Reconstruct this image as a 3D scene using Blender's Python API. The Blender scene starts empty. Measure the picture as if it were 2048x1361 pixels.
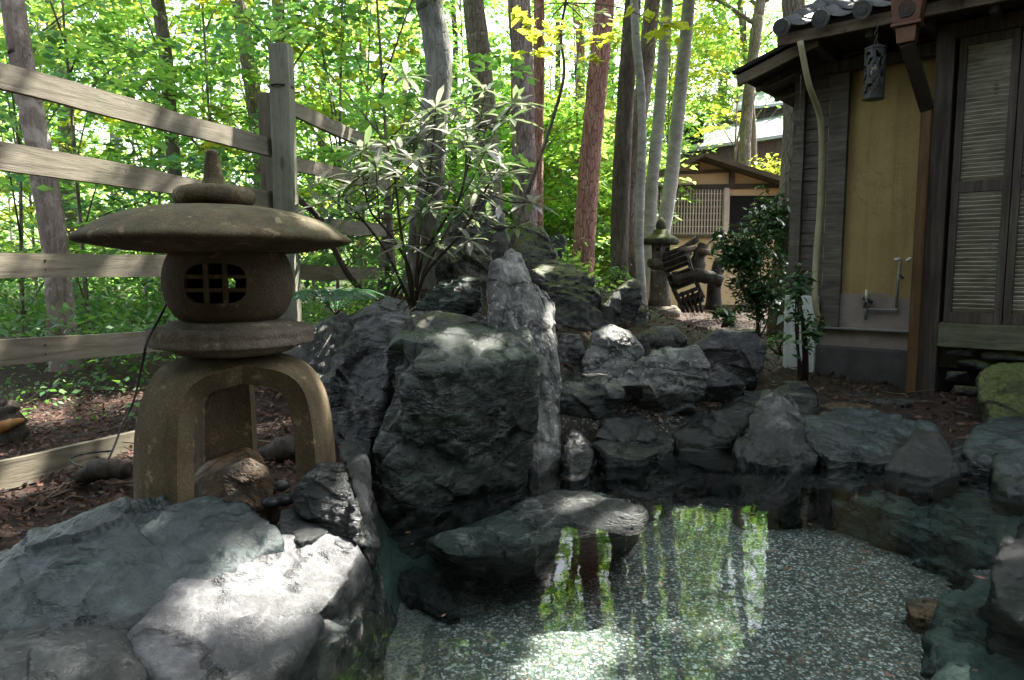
import bpy, bmesh, math, random
import numpy as np
from mathutils import Vector, Matrix

SC = bpy.context.scene
COL = SC.collection
RNG = np.random.default_rng(7)
random.seed(7)

# ------------------------------------------------------------------ camera, sky, sun, exposure
F, CX, CY, HZ = 1400.0, 1024.0, 680.5, 540.0
PITCH = math.atan((CY - HZ) / F)
CAM = np.array([0.0, 0.0, 1.0])
FWD = np.array([0, math.cos(PITCH), -math.sin(PITCH)])
UPV = np.array([0, math.sin(PITCH), math.cos(PITCH)])
cam_d = bpy.data.cameras.new('camera')
cam_d.sensor_width = 36.0
cam_d.lens = 36.0 * F / 2048.0
cam_d.clip_start = 0.05
cam_d.clip_end = 800.0
cam = bpy.data.objects.new('camera', cam_d)
COL.objects.link(cam)
cam.location = CAM
cam.rotation_euler = (math.pi / 2 - PITCH, 0, 0)
SC.camera = cam

SUN_DIR = np.array([0.44, 0.40, 0.80]); SUN_DIR /= np.linalg.norm(SUN_DIR)
w = bpy.data.worlds.new('World'); SC.world = w; w.use_nodes = True
nt = w.node_tree
bg = nt.nodes['Background']
sky = nt.nodes.new('ShaderNodeTexSky')
sky.sky_type = 'NISHITA'; sky.sun_disc = False
sky.sun_elevation = math.asin(SUN_DIR[2])
sky.sun_rotation = math.atan2(SUN_DIR[0], SUN_DIR[1])
sky.air_density = 1.0; sky.dust_density = 2.5; sky.ozone_density = 1.0
hs = nt.nodes.new('ShaderNodeHueSaturation'); hs.inputs['Saturation'].default_value = 0.45   # a hazy, milky summer sky
nt.links.new(sky.outputs[0], hs.inputs['Color']); nt.links.new(hs.outputs[0], bg.inputs[0])
bg.inputs[1].default_value = 0.13
sun_d = bpy.data.lights.new('sun', 'SUN'); sun_d.energy = 4.6; sun_d.angle = math.radians(0.53)
sun_d.color = (1.0, 0.95, 0.86)
sun = bpy.data.objects.new('sun', sun_d); COL.objects.link(sun)
sun.rotation_euler = Vector(-SUN_DIR).to_track_quat('-Z', 'Y').to_euler()
sun.location = (6, 6, 12)
SC.view_settings.view_transform = 'Standard'
SC.view_settings.look = 'None'
SC.view_settings.gamma = 1.0
SC.view_settings.exposure = 2.6
SC.render.engine = 'CYCLES'
SC.cycles.max_bounces = 10
SC.cycles.diffuse_bounces = 5
SC.cycles.transparent_max_bounces = 12
SC.cycles.caustics_reflective = False
SC.cycles.caustics_refractive = False
SC.cycles.sample_clamp_indirect = 6.0
SC.cycles.use_denoising = True

# ------------------------------------------------------------------ helpers
def ray(px, py):
    return FWD + np.array([1.0, 0, 0]) * (px - CX) / F + UPV * (CY - py) / F
def PY(px, py, Y):
    d = ray(px, py); return CAM + d * (Y / d[1])
def PZ(px, py, z):
    d = ray(px, py); return CAM + d * ((z - 1.0) / d[2])

def tag(o, label=None, cat=None, group=None, kind=None):
    if label: o['label'] = label
    if cat: o['category'] = cat
    if group: o['group'] = group
    if kind: o['kind'] = kind
    return o
def thing(name, label, cat, loc=(0, 0, 0), group=None, rotz=0.0):
    o = bpy.data.objects.new(name, None); COL.objects.link(o)
    o.empty_display_size = 0.1
    o.location = tuple(loc); o.rotation_euler = (0, 0, rotz)
    return tag(o, label, cat, group)
def link(name, me, m=None, parent=None, world=True, smooth=False):
    o = bpy.data.objects.new(name, me); COL.objects.link(o)
    if m is not None: me.materials.append(m)
    if smooth: me.polygons.foreach_set('use_smooth', np.ones(len(me.polygons), bool))
    if parent is not None:
        o.parent = parent
        if world:   # mesh given in world coordinates: undo the chain of parents
            M = Matrix.Identity(4); p = parent; chain = []
            while p is not None: chain.append(p); p = p.parent
            for q in reversed(chain): M = M @ q.matrix_parent_inverse @ q.matrix_basis
            o.matrix_parent_inverse = M.inverted()
    return o
def mesh_np(name, V, Fq):
    """V n x 3, Fq m x k (all same k)"""
    V = np.asarray(V, np.float32); Fq = np.asarray(Fq, np.int32)
    me = bpy.data.meshes.new(name)
    me.vertices.add(len(V)); me.vertices.foreach_set('co', V.ravel())
    k = Fq.shape[1]
    me.loops.add(Fq.size); me.loops.foreach_set('vertex_index', Fq.ravel())
    me.polygons.add(len(Fq))
    me.polygons.foreach_set('loop_start', np.arange(len(Fq), dtype=np.int32) * k)
    me.polygons.foreach_set('loop_total', np.full(len(Fq), k, np.int32))
    me.update(calc_edges=True); me.validate()
    return me
class MB:
    def __init__(s): s.v = []; s.f = []
    def add(s, V, Fs):
        n = len(s.v); s.v += [tuple(map(float, q)) for q in V]; s.f += [tuple(int(i) + n for i in f) for f in Fs]; return s
    def box(s, c, size, R=None):
        """centre c, full size, R 3x3 with columns as axes"""
        c = np.array(c, float); h = np.array(size, float) / 2
        R = np.eye(3) if R is None else R
        V = [c + R @ (h * np.array([x, y, z])) for x in (-1, 1) for y in (-1, 1) for z in (-1, 1)]
        return s.add(V, [(0, 1, 3, 2), (4, 6, 7, 5), (0, 4, 5, 1), (2, 3, 7, 6), (0, 2, 6, 4), (1, 5, 7, 3)])
    def bar(s, a, b, wd, th, side=None):
        """a rectangular beam from a to b: wd along `up`-ish, th across"""
        a = np.array(a, float); b = np.array(b, float); t = b - a; L = np.linalg.norm(t); t /= L
        up = np.array([0, 0, 1.0]) if side is None else np.array(side, float)
        sd = np.cross(t, up); sd /= np.linalg.norm(sd); u2 = np.cross(sd, t)
        return s.box((a + b) / 2, (L, th, wd), np.stack([t, sd, u2], 1))
    def tube(s, pts, rad, seg=10, cap=True, wob=0.0, seed=0):
        V, Fs = tube(pts, rad, seg, cap, wob, seed); return s.add(V, Fs)
    def lathe(s, prof, c=(0, 0, 0), seg=48, sx=1, sy=1, rot=0):
        V = []; Fs = []; n = len(prof)
        for r, z in prof:
            for k in range(seg):
                a = 2 * math.pi * k / seg + rot
                V.append((c[0] + sx * r * math.cos(a), c[1] + sy * r * math.sin(a), c[2] + z))
        for i in range(n - 1):
            for k in range(seg):
                k2 = (k + 1) % seg
                Fs.append((i * seg + k, i * seg + k2, (i + 1) * seg + k2, (i + 1) * seg + k))
        Fs.append(tuple(range(seg))[::-1]); Fs.append(tuple((n - 1) * seg + k for k in range(seg)))
        return s.add(V, Fs)
    def mesh(s, name):
        me = bpy.data.meshes.new(name); me.from_pydata(s.v, [], s.f); me.update(); return me
    def build(s, name, m, parent=None, smooth=False, bevel=0.0, world=True):
        me = s.mesh(name)
        bm = bmesh.new(); bm.from_mesh(me)
        bmesh.ops.recalc_face_normals(bm, faces=bm.faces)
        if bevel > 0:
            bmesh.ops.bevel(bm, geom=[e for e in bm.edges if e.is_manifold and e.calc_face_angle(0) > 0.6], offset=bevel, segments=2, affect='EDGES', profile=0.6)
        bm.to_mesh(me); bm.free()
        return link(name, me, m, parent, world, smooth)

# --- noise in numpy
def _hash(i, j, k, s):
    h = (i * 374761393 + j * 668265263 + k * 2147483647 + s * 1274126177) & 0xFFFFFFFF
    h = ((h ^ (h >> 13)) * 1274126177) & 0xFFFFFFFF
    h = (h ^ (h >> 16)) & 0xFFFF
    return h / 65535.0
def vnoise(P, seed=0):
    P = np.asarray(P, float); I = np.floor(P).astype(np.int64); Fr = P - I
    u = Fr * Fr * Fr * (Fr * (Fr * 6 - 15) + 10)
    out = 0
    for a in (0, 1):
        wa = u[:, 0] if a else 1 - u[:, 0]
        for b in (0, 1):
            wb = u[:, 1] if b else 1 - u[:, 1]
            for c in (0, 1):
                wc = u[:, 2] if c else 1 - u[:, 2]
                out = out + wa * wb * wc * _hash(I[:, 0] + a, I[:, 1] + b, I[:, 2] + c, seed)
    return out * 2 - 1
def fbm(P, sc, octv=4, seed=0, gain=0.5):
    s = 0; a = 1; t = 0
    for o in range(octv):
        s = s + a * vnoise(np.asarray(P) * sc * (2.03 ** o) + 17.3 * o, seed + o); t += a; a *= gain
    return s / t

def spline(pts, n=40):
    pts = np.array(pts, float)
    if len(pts) < 3:
        t = np.linspace(0, 1, n)[:, None]; return pts[0] * (1 - t) + pts[-1] * t
    P = np.vstack([2 * pts[0] - pts[1], pts, 2 * pts[-1] - pts[-2]]); m = len(pts) - 1
    out = []
    for q in np.linspace(0, m - 1e-6, n):
        i = int(q); t = q - i; a, b, c, d = P[i], P[i + 1], P[i + 2], P[i + 3]
        out.append(0.5 * ((2 * b) + (c - a) * t + (2 * a - 5 * b + 4 * c - d) * t * t + (3 * b - a - 3 * c + d) * t ** 3))
    return np.array(out)
def tube(pts, rad, seg=10, cap=True, wob=0.0, seed=0):
    P = np.array(pts, float); n = len(P)
    R = np.array(rad, float) if np.ndim(rad) else np.full(n, rad)
    if len(R) != n: R = np.interp(np.linspace(0, 1, n), np.linspace(0, 1, len(R)), R)
    T = np.gradient(P, axis=0); T /= np.linalg.norm(T, axis=1)[:, None] + 1e-9
    ref = np.array([1.0, 0, 0]) if abs(T[0][0]) < 0.8 else np.array([0, 1.0, 0])
    V = []
    for i in range(n):
        b1 = ref - T[i] * np.dot(ref, T[i]); b1 /= np.linalg.norm(b1); b2 = np.cross(T[i], b1); ref = b1
        for k in range(seg):
            a = 2 * math.pi * k / seg
            V.append(P[i] + R[i] * (math.cos(a) * b1 + math.sin(a) * b2))
    V = np.array(V)
    if wob > 0:
        C = np.repeat(P, seg, 0); Rr = np.repeat(R, seg)[:, None]
        V = C + (V - C) * (1 + wob * fbm(V / np.maximum(Rr, 0.01), 0.9, 3, seed)[:, None])
    Fs = [(i * seg + k, i * seg + (k + 1) % seg, (i + 1) * seg + (k + 1) % seg, (i + 1) * seg + k) for i in range(n - 1) for k in range(seg)]
    if cap: Fs += [tuple(range(seg))[::-1], tuple((n - 1) * seg + k for k in range(seg))]
    return V, Fs

# ------------------------------------------------------------------ materials
class NT:
    def __init__(s, name):
        s.m = bpy.data.materials.new(name); s.m.use_nodes = True; s.t = s.m.node_tree; s.t.nodes.clear()
        s.out = s.t.nodes.new('ShaderNodeOutputMaterial')
    def n(s, ty, **kw):
        q = s.t.nodes.new(ty)
        for k, v in kw.items():
            if k.startswith('i_'):
                key = k[2:]
                key = int(key) if key.isdigit() else key.replace('_', ' ')
                q.inputs[key].default_value = v
            else: setattr(q, k, v)
        return q
    def l(s, a, b): s.t.links.new(a, b)
    def pos(s, scale=(1, 1, 1), rot=(0, 0, 0), obj=False):
        tc = s.n('ShaderNodeTexCoord'); mp = s.n('ShaderNodeMapping')
        mp.inputs['Scale'].default_value = scale; mp.inputs['Rotation'].default_value = rot
        if obj: s.l(tc.outputs['Object'], mp.inputs[0])
        else:
            g = s.n('ShaderNodeNewGeometry'); s.l(g.outputs['Position'], mp.inputs[0])
        return mp.outputs[0]
    def noise(s, vec, scale, detail=6, rough=0.6, dist=0.0):
        q = s.n('ShaderNodeTexNoise'); q.inputs['Scale'].default_value = scale; q.inputs['Detail'].default_value = detail
        q.inputs['Roughness'].default_value = rough; q.inputs['Distortion'].default_value = dist
        s.l(vec, q.inputs['Vector']); return q.outputs['Fac']
    def ramp(s, fac, stops, interp='LINEAR'):
        q = s.n('ShaderNodeValToRGB'); cr = q.color_ramp; cr.interpolation = interp
        while len(cr.elements) < len(stops): cr.elements.new(0.5)
        for e, (p, c) in zip(cr.elements, stops):
            e.position = p; e.color = (*c, 1) if len(c) == 3 else c
        s.l(fac, q.inputs[0]); return q.outputs[0]
    def g(s, v): return (v, v, v)
    def mix(s, fac, a, b, mode='MIX'):
        q = s.n('ShaderNodeMix'); q.data_type = 'RGBA'; q.blend_type = mode
        for sock, val in ((q.inputs[0], fac), (q.inputs[6], a), (q.inputs[7], b)):
            if hasattr(val, 'links'): s.l(val, sock)
            else: sock.default_value = val if not isinstance(val, tuple) else ((*val, 1) if len(val) == 3 else val)
        return q.outputs[2]
    def math(s, op, a, b=0.0, c=None, clamp=False):
        q = s.n('ShaderNodeMath'); q.operation = op; q.use_clamp = clamp
        for i, val in enumerate((a, b) if c is None else (a, b, c)):
            if hasattr(val, 'links'): s.l(val, q.inputs[i])
            else: q.inputs[i].default_value = val
        return q.outputs[0]
    def bump(s, h, strength=0.5, dist=0.02, normal=None):
        q = s.n('ShaderNodeBump'); q.inputs['Strength'].default_value = strength; q.inputs['Distance'].default_value = dist
        s.l(h, q.inputs['Height'])
        if normal is not None: s.l(normal, q.inputs['Normal'])
        return q.outputs[0]
    def principled(s, col, rough=0.7, normal=None, spec=0.5, coat=0.0):
        q = s.n('ShaderNodeBsdfPrincipled')
        for key, val in (('Base Color', col), ('Roughness', rough)):
            if hasattr(val, 'links'): s.l(val, q.inputs[key])
            else: q.inputs[key].default_value = (*val, 1) if isinstance(val, tuple) else val
        q.inputs['Specular IOR Level'].default_value = spec
        if coat: q.inputs['Coat Weight'].default_value = coat
        if normal is not None: s.l(normal, q.inputs['Normal'])
        return q.outputs[0]
    def done(s, sh): s.l(sh, s.out.inputs[0]); return s.m
    def sepz(s, what='Normal'):
        g = s.n('ShaderNodeNewGeometry'); q = s.n('ShaderNodeSeparateXYZ'); s.l(g.outputs[what], q.inputs[0]); return q.outputs[2]

def rock_mat(name, dark, mid, light, vein=(0.45, 0.45, 0.42), veins=0.35, strat=(0, 0, 0), rough=(0.35, 0.65), moss=0.0, scale=1.0, stretch=5.0, wet=True, lichen=0.3, bump=0.75, tone=1.0, wet_shade_h=0.05):
    t = NT(name)
    dark, mid, light = (tuple(q * f for q in c) for c, f in ((dark, 0.5 * tone), (mid, 0.62 * tone), (light, 0.85 * tone)))
    p = t.pos(scale=(scale, scale, scale * stretch), rot=strat)
    p1 = t.pos()
    n1 = t.noise(p, 2.2, 8, 0.62, 0.35)
    n2 = t.noise(p1, 3.5 * scale, 10, 0.68, 0.4)
    n3 = t.noise(p1, 38 * scale, 6, 0.7); n4 = t.noise(p1, 120, 4, 0.75)
    big = t.math('ADD', t.math('MULTIPLY', n1, 0.55), t.math('MULTIPLY', n2, 0.45))
    col = t.ramp(big, [(0.36, dark), (0.49, mid), (0.63, light)])
    # thin pale veins that follow the bedding
    nv = t.noise(p, 3.3, 5, 0.55, 0.7)
    vn = t.math('ABSOLUTE', t.math('SUBTRACT', nv, 0.5))
    vm = t.ramp(vn, [(0.0, t.g(1)), (0.016, t.g(0.35)), (0.035, t.g(0))])
    vm2 = t.math('MULTIPLY', t.math('MULTIPLY', vm, veins), t.ramp(n2, [(0.42, t.g(0)), (0.6, t.g(1))]))
    col = t.mix(vm2, col, vein)
    # dark cracks
    nc = t.noise(p, 1.7, 7, 0.6, 0.4)
    cm = t.ramp(t.math('ABSOLUTE', t.math('SUBTRACT', nc, 0.47)), [(0.0, t.g(1)), (0.012, t.g(0.5)), (0.03, t.g(0))])
    col = t.mix(t.math('MULTIPLY', cm, 0.75), col, tuple(c * 0.25 for c in dark))
    col = t.mix(t.math('MULTIPLY', t.ramp(n3, [(0.35, t.g(1)), (0.5, t.g(0)), (0.62, t.g(0))]), 0.35), col, tuple(c * 0.5 for c in dark))
    col = t.mix(t.math('MULTIPLY', t.ramp(t.noise(p1, 30, 6, 0.75), [(0.55, t.g(0)), (0.63, t.g(1))]), lichen), col, tuple(min(1, c * 1.7 + 0.02) for c in light))
    nz = t.sepz()
    if moss > 0:
        mm = t.math('MULTIPLY', t.ramp(nz, [(0.35, t.g(0)), (0.75, t.g(1))]), t.ramp(t.noise(p1, 5, 6, 0.65), [(0.62 - 0.4 * moss, t.g(0)), (0.75 - 0.3 * moss, t.g(1))]))
        col = t.mix(mm, col, t.ramp(t.noise(p1, 60, 3, 0.6), [(0.3, (0.030, 0.042, 0.010)), (0.7, (0.13, 0.15, 0.035))]))
    rg = t.ramp(n2, [(0.3, t.g(rough[0])), (0.7, t.g(rough[1]))])
    if wet:  # damp band and algae about the waterline; raised, it also paints in shaded undersides
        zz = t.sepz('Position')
        wm = t.ramp(t.math('ADD', zz, t.math('MULTIPLY', t.math('SUBTRACT', t.noise(p1, 2.6, 5, 0.6), 0.5), 0.10 + 2.2 * max(0, wet_shade_h - 0.05))), [(0.0, t.g(1)), (wet_shade_h, t.g(1)), (wet_shade_h + 0.05, t.g(0))])
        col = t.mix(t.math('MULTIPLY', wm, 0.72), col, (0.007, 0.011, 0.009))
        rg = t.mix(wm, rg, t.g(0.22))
    h = t.math('ADD', t.math('MULTIPLY', n1, 1.0), t.math('ADD', t.math('MULTIPLY', n2, 0.8), t.math('ADD', t.math('MULTIPLY', n3, 0.45), t.math('MULTIPLY', n4, 0.16))))
    h = t.math('SUBTRACT', h, t.math('MULTIPLY', cm, 0.5))
    nb = t.bump(h, bump, 0.035)
    return t.done(t.principled(col, rg, nb, 0.5))

M = {}
M['rock_dark'] = rock_mat('dark schist', (0.005, 0.009, 0.008), (0.019, 0.025, 0.022), (0.058, 0.071, 0.063), veins=0.35, strat=(0.5, 0.3, 0), wet_shade_h=0.30, rough=(0.16, 0.4), stretch=4, lichen=0.08, tone=0.75)
M['rock_green'] = rock_mat('green schist', (0.006, 0.015, 0.011), (0.020, 0.044, 0.027), (0.064, 0.108, 0.070), veins=0.3, strat=(0.35, 0.25, 0), rough=(0.16, 0.4), stretch=3.2, lichen=0.2, tone=0.62)
M['rock_grey'] = rock_mat('grey schist', (0.019, 0.020, 0.019), (0.060, 0.062, 0.058), (0.119, 0.119, 0.111), veins=0.4, strat=(1.45, 0.1, 0), wet_shade_h=0.16, rough=(0.3, 0.55), stretch=0.35, lichen=0.35)
M['rock_pale'] = rock_mat('pale speckled stone', (0.049, 0.055, 0.050), (0.165, 0.169, 0.158), (0.327, 0.327, 0.305), veins=0.3, strat=(0.8, 0.4, 0), wet_shade_h=0.20, rough=(0.28, 0.55), stretch=1.6, lichen=0.5)
M['rock_slab'] = rock_mat('blue grey slab stone', (0.013, 0.021, 0.020), (0.031, 0.047, 0.046), (0.057, 0.084, 0.082), vein=(0.115, 0.154, 0.152), veins=0.4, strat=(0.1, -0.5, 0.6), bump=0.5, rough=(0.3, 0.5), stretch=3.5, lichen=0.2)
M['rock_white'] = rock_mat('white grey slab stone', (0.055, 0.058, 0.059), (0.134, 0.134, 0.140), (0.220, 0.220, 0.223), veins=0.3, strat=(0.1, -0.5, 0.6), bump=0.6, rough=(0.35, 0.6), stretch=2.2, lichen=0.3)
M['rock_purple'] = rock_mat('purple grey stone', (0.010, 0.010, 0.013), (0.036, 0.036, 0.041), (0.082, 0.079, 0.086), veins=0.3, strat=(0.3, 0.2, 0), wet_shade_h=0.27, rough=(0.2, 0.45), stretch=3, lichen=0.2)
M['rock_brown'] = rock_mat('rust brown stone', (0.06, 0.045, 0.03), (0.17, 0.11, 0.06), (0.36, 0.19, 0.08), veins=0.1, strat=(0.2, 0.2, 0), rough=(0.55, 0.8), stretch=1.5, wet=False, lichen=0.2)
M['rock_mossy'] = rock_mat('mossy grey stone', (0.019, 0.022, 0.019), (0.060, 0.066, 0.056), (0.136, 0.140, 0.123), veins=0.25, strat=(0.6, 0.3, 0), rough=(0.5, 0.8), moss=0.8, stretch=2.5, lichen=0.4)
M['rock_back'] = rock_mat('brown grey stone', (0.028, 0.028, 0.023), (0.085, 0.085, 0.072), (0.17, 0.165, 0.145), veins=0.2, strat=(1.2, 0.4, 0), rough=(0.55, 0.85), moss=0.3, stretch=0.7, wet=False, lichen=0.4)
M['rock_moss_full'] = rock_mat('moss covered boulder', (0.023, 0.027, 0.012), (0.049, 0.055, 0.023), (0.085, 0.091, 0.039), veins=0.0, rough=(0.7, 0.95), moss=0.9, stretch=1, wet=False, lichen=0.15, bump=0.5)
M['rock_stand'] = rock_mat('pale upright schist', (0.05, 0.055, 0.05), (0.20, 0.205, 0.185), (0.50, 0.49, 0.45), veins=0.5, strat=(0.1, 0.12, 0), rough=(0.45, 0.7), stretch=0.22, scale=1.8, lichen=0.5)
M['rock_tilt'] = rock_mat('dark layered slab stone', (0.004, 0.007, 0.006), (0.021, 0.029, 0.026), (0.084, 0.098, 0.087), veins=0.5, strat=(0.210, 0.140, 0.280), rough=(0.5, 0.75), stretch=5, wet=False, lichen=0.2)
M['rock_sub'] = rock_mat('algae green submerged stone', (0.015, 0.033, 0.028), (0.045, 0.087, 0.075), (0.099, 0.143, 0.129), veins=0.25, strat=(0.3, 0.1, 0), rough=(0.5, 0.7), stretch=4, wet=False, lichen=0.1)

def granite(name, a, b, c, moss=0.25, chisel=None, rough=0.85):
    t = NT(name); p1 = t.pos(obj=True)
    n1 = t.noise(p1, 6, 8, 0.65); n2 = t.noise(p1, 140, 3, 0.7); n3 = t.noise(p1, 22, 6, 0.7)
    col = t.ramp(n1, [(0.3, a), (0.52, b), (0.72, c)])
    col = t.mix(t.math('MULTIPLY', t.ramp(n2, [(0.42, t.g(1)), (0.55, t.g(0))]), 0.45), col, tuple(q * 0.45 for q in a))
    col = t.mix(t.math('MULTIPLY', t.ramp(n2, [(0.60, t.g(0)), (0.7, t.g(1))]), 0.3), col, tuple(min(1, q * 1.5) for q in c))
    nz = t.sepz()
    mm = t.math('MULTIPLY', t.math('MULTIPLY', t.ramp(nz, [(0.0, t.g(0.35)), (0.6, t.g(1))]), t.ramp(n3, [(0.48, t.g(0)), (0.64, t.g(1))])), moss)
    col = t.mix(mm, col, (0.06, 0.075, 0.022))
    pl = t.ramp(t.noise(p1, 13, 5, 0.62), [(0.60, t.g(0)), (0.66, t.g(1))])
    ds = t.ramp(t.noise(t.pos(scale=(5, 5, 0.9), obj=True), 2.2, 6, 0.65), [(0.46, t.g(0)), (0.66, t.g(1))])
    col = t.mix(t.math('MULTIPLY', ds, 0.6), col, tuple(q * 0.42 for q in a))
    col = t.mix(t.math('MULTIPLY', pl, 0.5), col, tuple(min(1, q * 1.9) for q in c))
    h = t.math('ADD', t.math('MULTIPLY', n3, 0.7), t.math('MULTIPLY', n2, 0.4))
    if chisel:
        wv = t.n('ShaderNodeTexWave'); wv.wave_type = 'BANDS'; wv.bands_direction = chisel[0]
        wv.inputs['Scale'].default_value = chisel[1]; wv.inputs['Distortion'].default_value = 3.0; wv.inputs['Detail'].default_value = 3
        wv.inputs['Detail Scale'].default_value = 3.0
        t.l(t.pos(obj=True), wv.inputs['Vector'])
        h = t.math('ADD', h, t.math('MULTIPLY', wv.outputs['Fac'], chisel[2] if len(chisel) > 2 else 0.35))
    return t.done(t.principled(col, rough, t.bump(h, 0.8, 0.010), 0.3))
M['granite'] = granite('weathered granite', (0.058, 0.041, 0.024), (0.098, 0.072, 0.042), (0.142, 0.102, 0.064), moss=0.55)
M['granite_hat'] = granite('mossy granite cap', (0.063, 0.048, 0.027), (0.116, 0.090, 0.049), (0.171, 0.130, 0.076), moss=0.6)
M['granite_chisel'] = granite('chiselled granite', (0.110, 0.084, 0.066), (0.174, 0.141, 0.110), (0.238, 0.195, 0.154), moss=0.25, chisel=('Z', 9.0))
M['granite_leg'] = granite('chiselled granite legs', (0.090, 0.064, 0.034), (0.149, 0.110, 0.063), (0.209, 0.155, 0.090), moss=0.45)
M['granite_far'] = granite('mossy lantern granite', (0.115, 0.098, 0.075), (0.207, 0.178, 0.138), (0.287, 0.253, 0.207), moss=0.8)

def wood_mat(name, a, b, c, axis_stretch=(18, 18, 1.2), rough=0.75, knots=True, green=0.0, bump=0.4):
    t = NT(name); p = t.pos(scale=axis_stretch, obj=True); p1 = t.pos(obj=True)
    n1 = t.noise(p, 1.6, 7, 0.6, 0.6); n2 = t.noise(p1, 2.5, 5, 0.6); n3 = t.noise(p, 7, 4, 0.7)
    col = t.ramp(t.math('ADD', t.math('MULTIPLY', n1, 0.65), t.math('MULTIPLY', n2, 0.35)), [(0.32, a), (0.5, b), (0.68, c)])
    col = t.mix(t.math('MULTIPLY', t.ramp(n3, [(0.32, t.g(1)), (0.46, t.g(0))]), 0.5), col, tuple(q * 0.4 for q in a))
    if knots:
        kv = t.n('ShaderNodeTexVoronoi'); kv.inputs['Scale'].default_value = 1.0
        t.l(t.pos(scale=(9, 9, 2.6), obj=True), kv.inputs['Vector'])
        ks = t.n('ShaderNodeSeparateColor'); t.l(kv.outputs['Color'], ks.inputs[0])
        km = t.math('MULTIPLY', t.ramp(kv.outputs['Distance'], [(0.05, t.g(1)), (0.13, t.g(0.5)), (0.17, t.g(0))]), t.math('GREATER_THAN', ks.outputs[0], 0.62))
        col = t.mix(t.math('MULTIPLY', km, 0.8), col, tuple(q * 0.3 for q in a))
        col = t.mix(t.math('MULTIPLY', t.ramp(n2, [(0.55, t.g(0)), (0.7, t.g(1))]), 0.5), col, tuple(q * 0.55 for q in a))
    if green: col = t.mix(t.math('MULTIPLY', t.ramp(t.noise(p1, 4, 6, 0.7), [(0.45, t.g(0)), (0.65, t.g(1))]), green), col, (0.07, 0.085, 0.035))
    return t.done(t.principled(col, rough, t.bump(t.math('ADD', n1, n3), bump, 0.006), 0.3))
M['rail'] = wood_mat('weathered fence plank', (0.084, 0.070, 0.051), (0.176, 0.154, 0.114), (0.273, 0.246, 0.189), (17, 17, 1.3), green=0.35)
M['post'] = wood_mat('green grey fence post', (0.108, 0.108, 0.081), (0.205, 0.205, 0.157), (0.292, 0.292, 0.227), (22, 22, 1.0), green=0.35)
M['wood_dark'] = wood_mat('dark weathered timber', (0.028, 0.022, 0.016), (0.071, 0.056, 0.045), (0.133, 0.112, 0.087), (24, 24, 1.2))
M['wood_siding'] = wood_mat('grey brown siding', (0.044, 0.039, 0.032), (0.106, 0.090, 0.077), (0.189, 0.162, 0.138), (2.5, 2.5, 24))
M['wood_brown'] = wood_mat('brown timber beam', (0.048, 0.034, 0.022), (0.104, 0.076, 0.051), (0.168, 0.128, 0.092), (2.5, 2.5, 24))
M['wood_orange'] = wood_mat('orange brown pole', (0.044, 0.022, 0.009), (0.088, 0.047, 0.018), (0.139, 0.082, 0.032), (24, 24, 1.0))
M['wood_slat'] = wood_mat('weathered shutter slat', (0.167, 0.157, 0.115), (0.355, 0.334, 0.256), (0.600, 0.568, 0.454), (3, 3, 30), green=0.2)
M['wood_sill'] = wood_mat('greenish sill board', (0.049, 0.049, 0.032), (0.108, 0.108, 0.071), (0.173, 0.173, 0.116), (2.5, 2.5, 20), green=0.3)
M['wood_old'] = wood_mat('rotten grey wood', (0.015, 0.012, 0.009), (0.045, 0.036, 0.028), (0.105, 0.087, 0.070), (16, 16, 2.0), bump=0.8)
M['wood_cut'] = wood_mat('fresh orange wood', (0.18, 0.08, 0.02), (0.32, 0.16, 0.05), (0.42, 0.24, 0.10), (8, 8, 2.0))

def simple(name, col, rough=0.7, var=0.25, scale=6, bump=0.2, spec=0.4, metal=0.0, fine=60):
    t = NT(name); p = t.pos(obj=True)
    n = t.noise(p, scale, 7, 0.65); n2 = t.noise(p, fine, 3, 0.6)
    c = t.ramp(n, [(0.3, tuple(q * (1 - var) for q in col)), (0.7, tuple(min(1, q * (1 + var)) for q in col))])
    c = t.mix(t.math('MULTIPLY', t.ramp(n2, [(0.3, t.g(1)), (0.5, t.g(0))]), var * 0.8), c, tuple(q * 0.5 for q in col))
    q = t.principled(c, rough, t.bump(t.math('ADD', n, t.math('MULTIPLY', n2, 0.4)), bump, 0.01), spec)
    if metal: q.node.inputs['Metallic'].default_value = metal
    return t.done(q)
def plasterm():
    t = NT('ochre plaster'); p = t.pos(obj=True)
    n = t.noise(p, 2.5, 7, 0.65); st = t.noise(t.pos(scale=(9, 9, 0.7), obj=True), 1.3, 6, 0.6); f = t.noise(p, 90, 3, 0.6)
    c = t.ramp(n, [(0.3, (0.29, 0.212, 0.085)), (0.7, (0.42, 0.312, 0.135))])
    c = t.mix(t.math('MULTIPLY', t.ramp(st, [(0.45, t.g(0)), (0.7, t.g(1))]), 0.45), c, (0.13, 0.095, 0.045))
    c = t.mix(t.math('MULTIPLY', t.ramp(f, [(0.3, t.g(1)), (0.45, t.g(0))]), 0.3), c, (0.12, 0.09, 0.04))
    z = t.sepz('Position'); low = t.ramp(t.math('ADD', z, t.math('MULTIPLY', n, 0.5)), [(0.0, t.g(1)), (1.0, t.g(0))])
    c = t.mix(t.math('MULTIPLY', t.ramp(t.math('ADD', z, t.math('MULTIPLY', n, 0.6)), [(0.85, t.g(1)), (1.0, t.g(0))]), 0.4), c, (0.14, 0.10, 0.06))
    cr = t.ramp(t.math('ABSOLUTE', t.math('SUBTRACT', t.noise(p, 2.2, 8, 0.6, 1.0), 0.5)), [(0.0, t.g(1)), (0.004, t.g(0))])
    c = t.mix(t.math('MULTIPLY', cr, 0.5), c, (0.07, 0.05, 0.03))
    return t.done(t.principled(c, 0.9, t.bump(t.math('ADD', n, t.math('MULTIPLY', f, 0.4)), 0.25, 0.01), 0.3))
M['plaster'] = plasterm()
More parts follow.
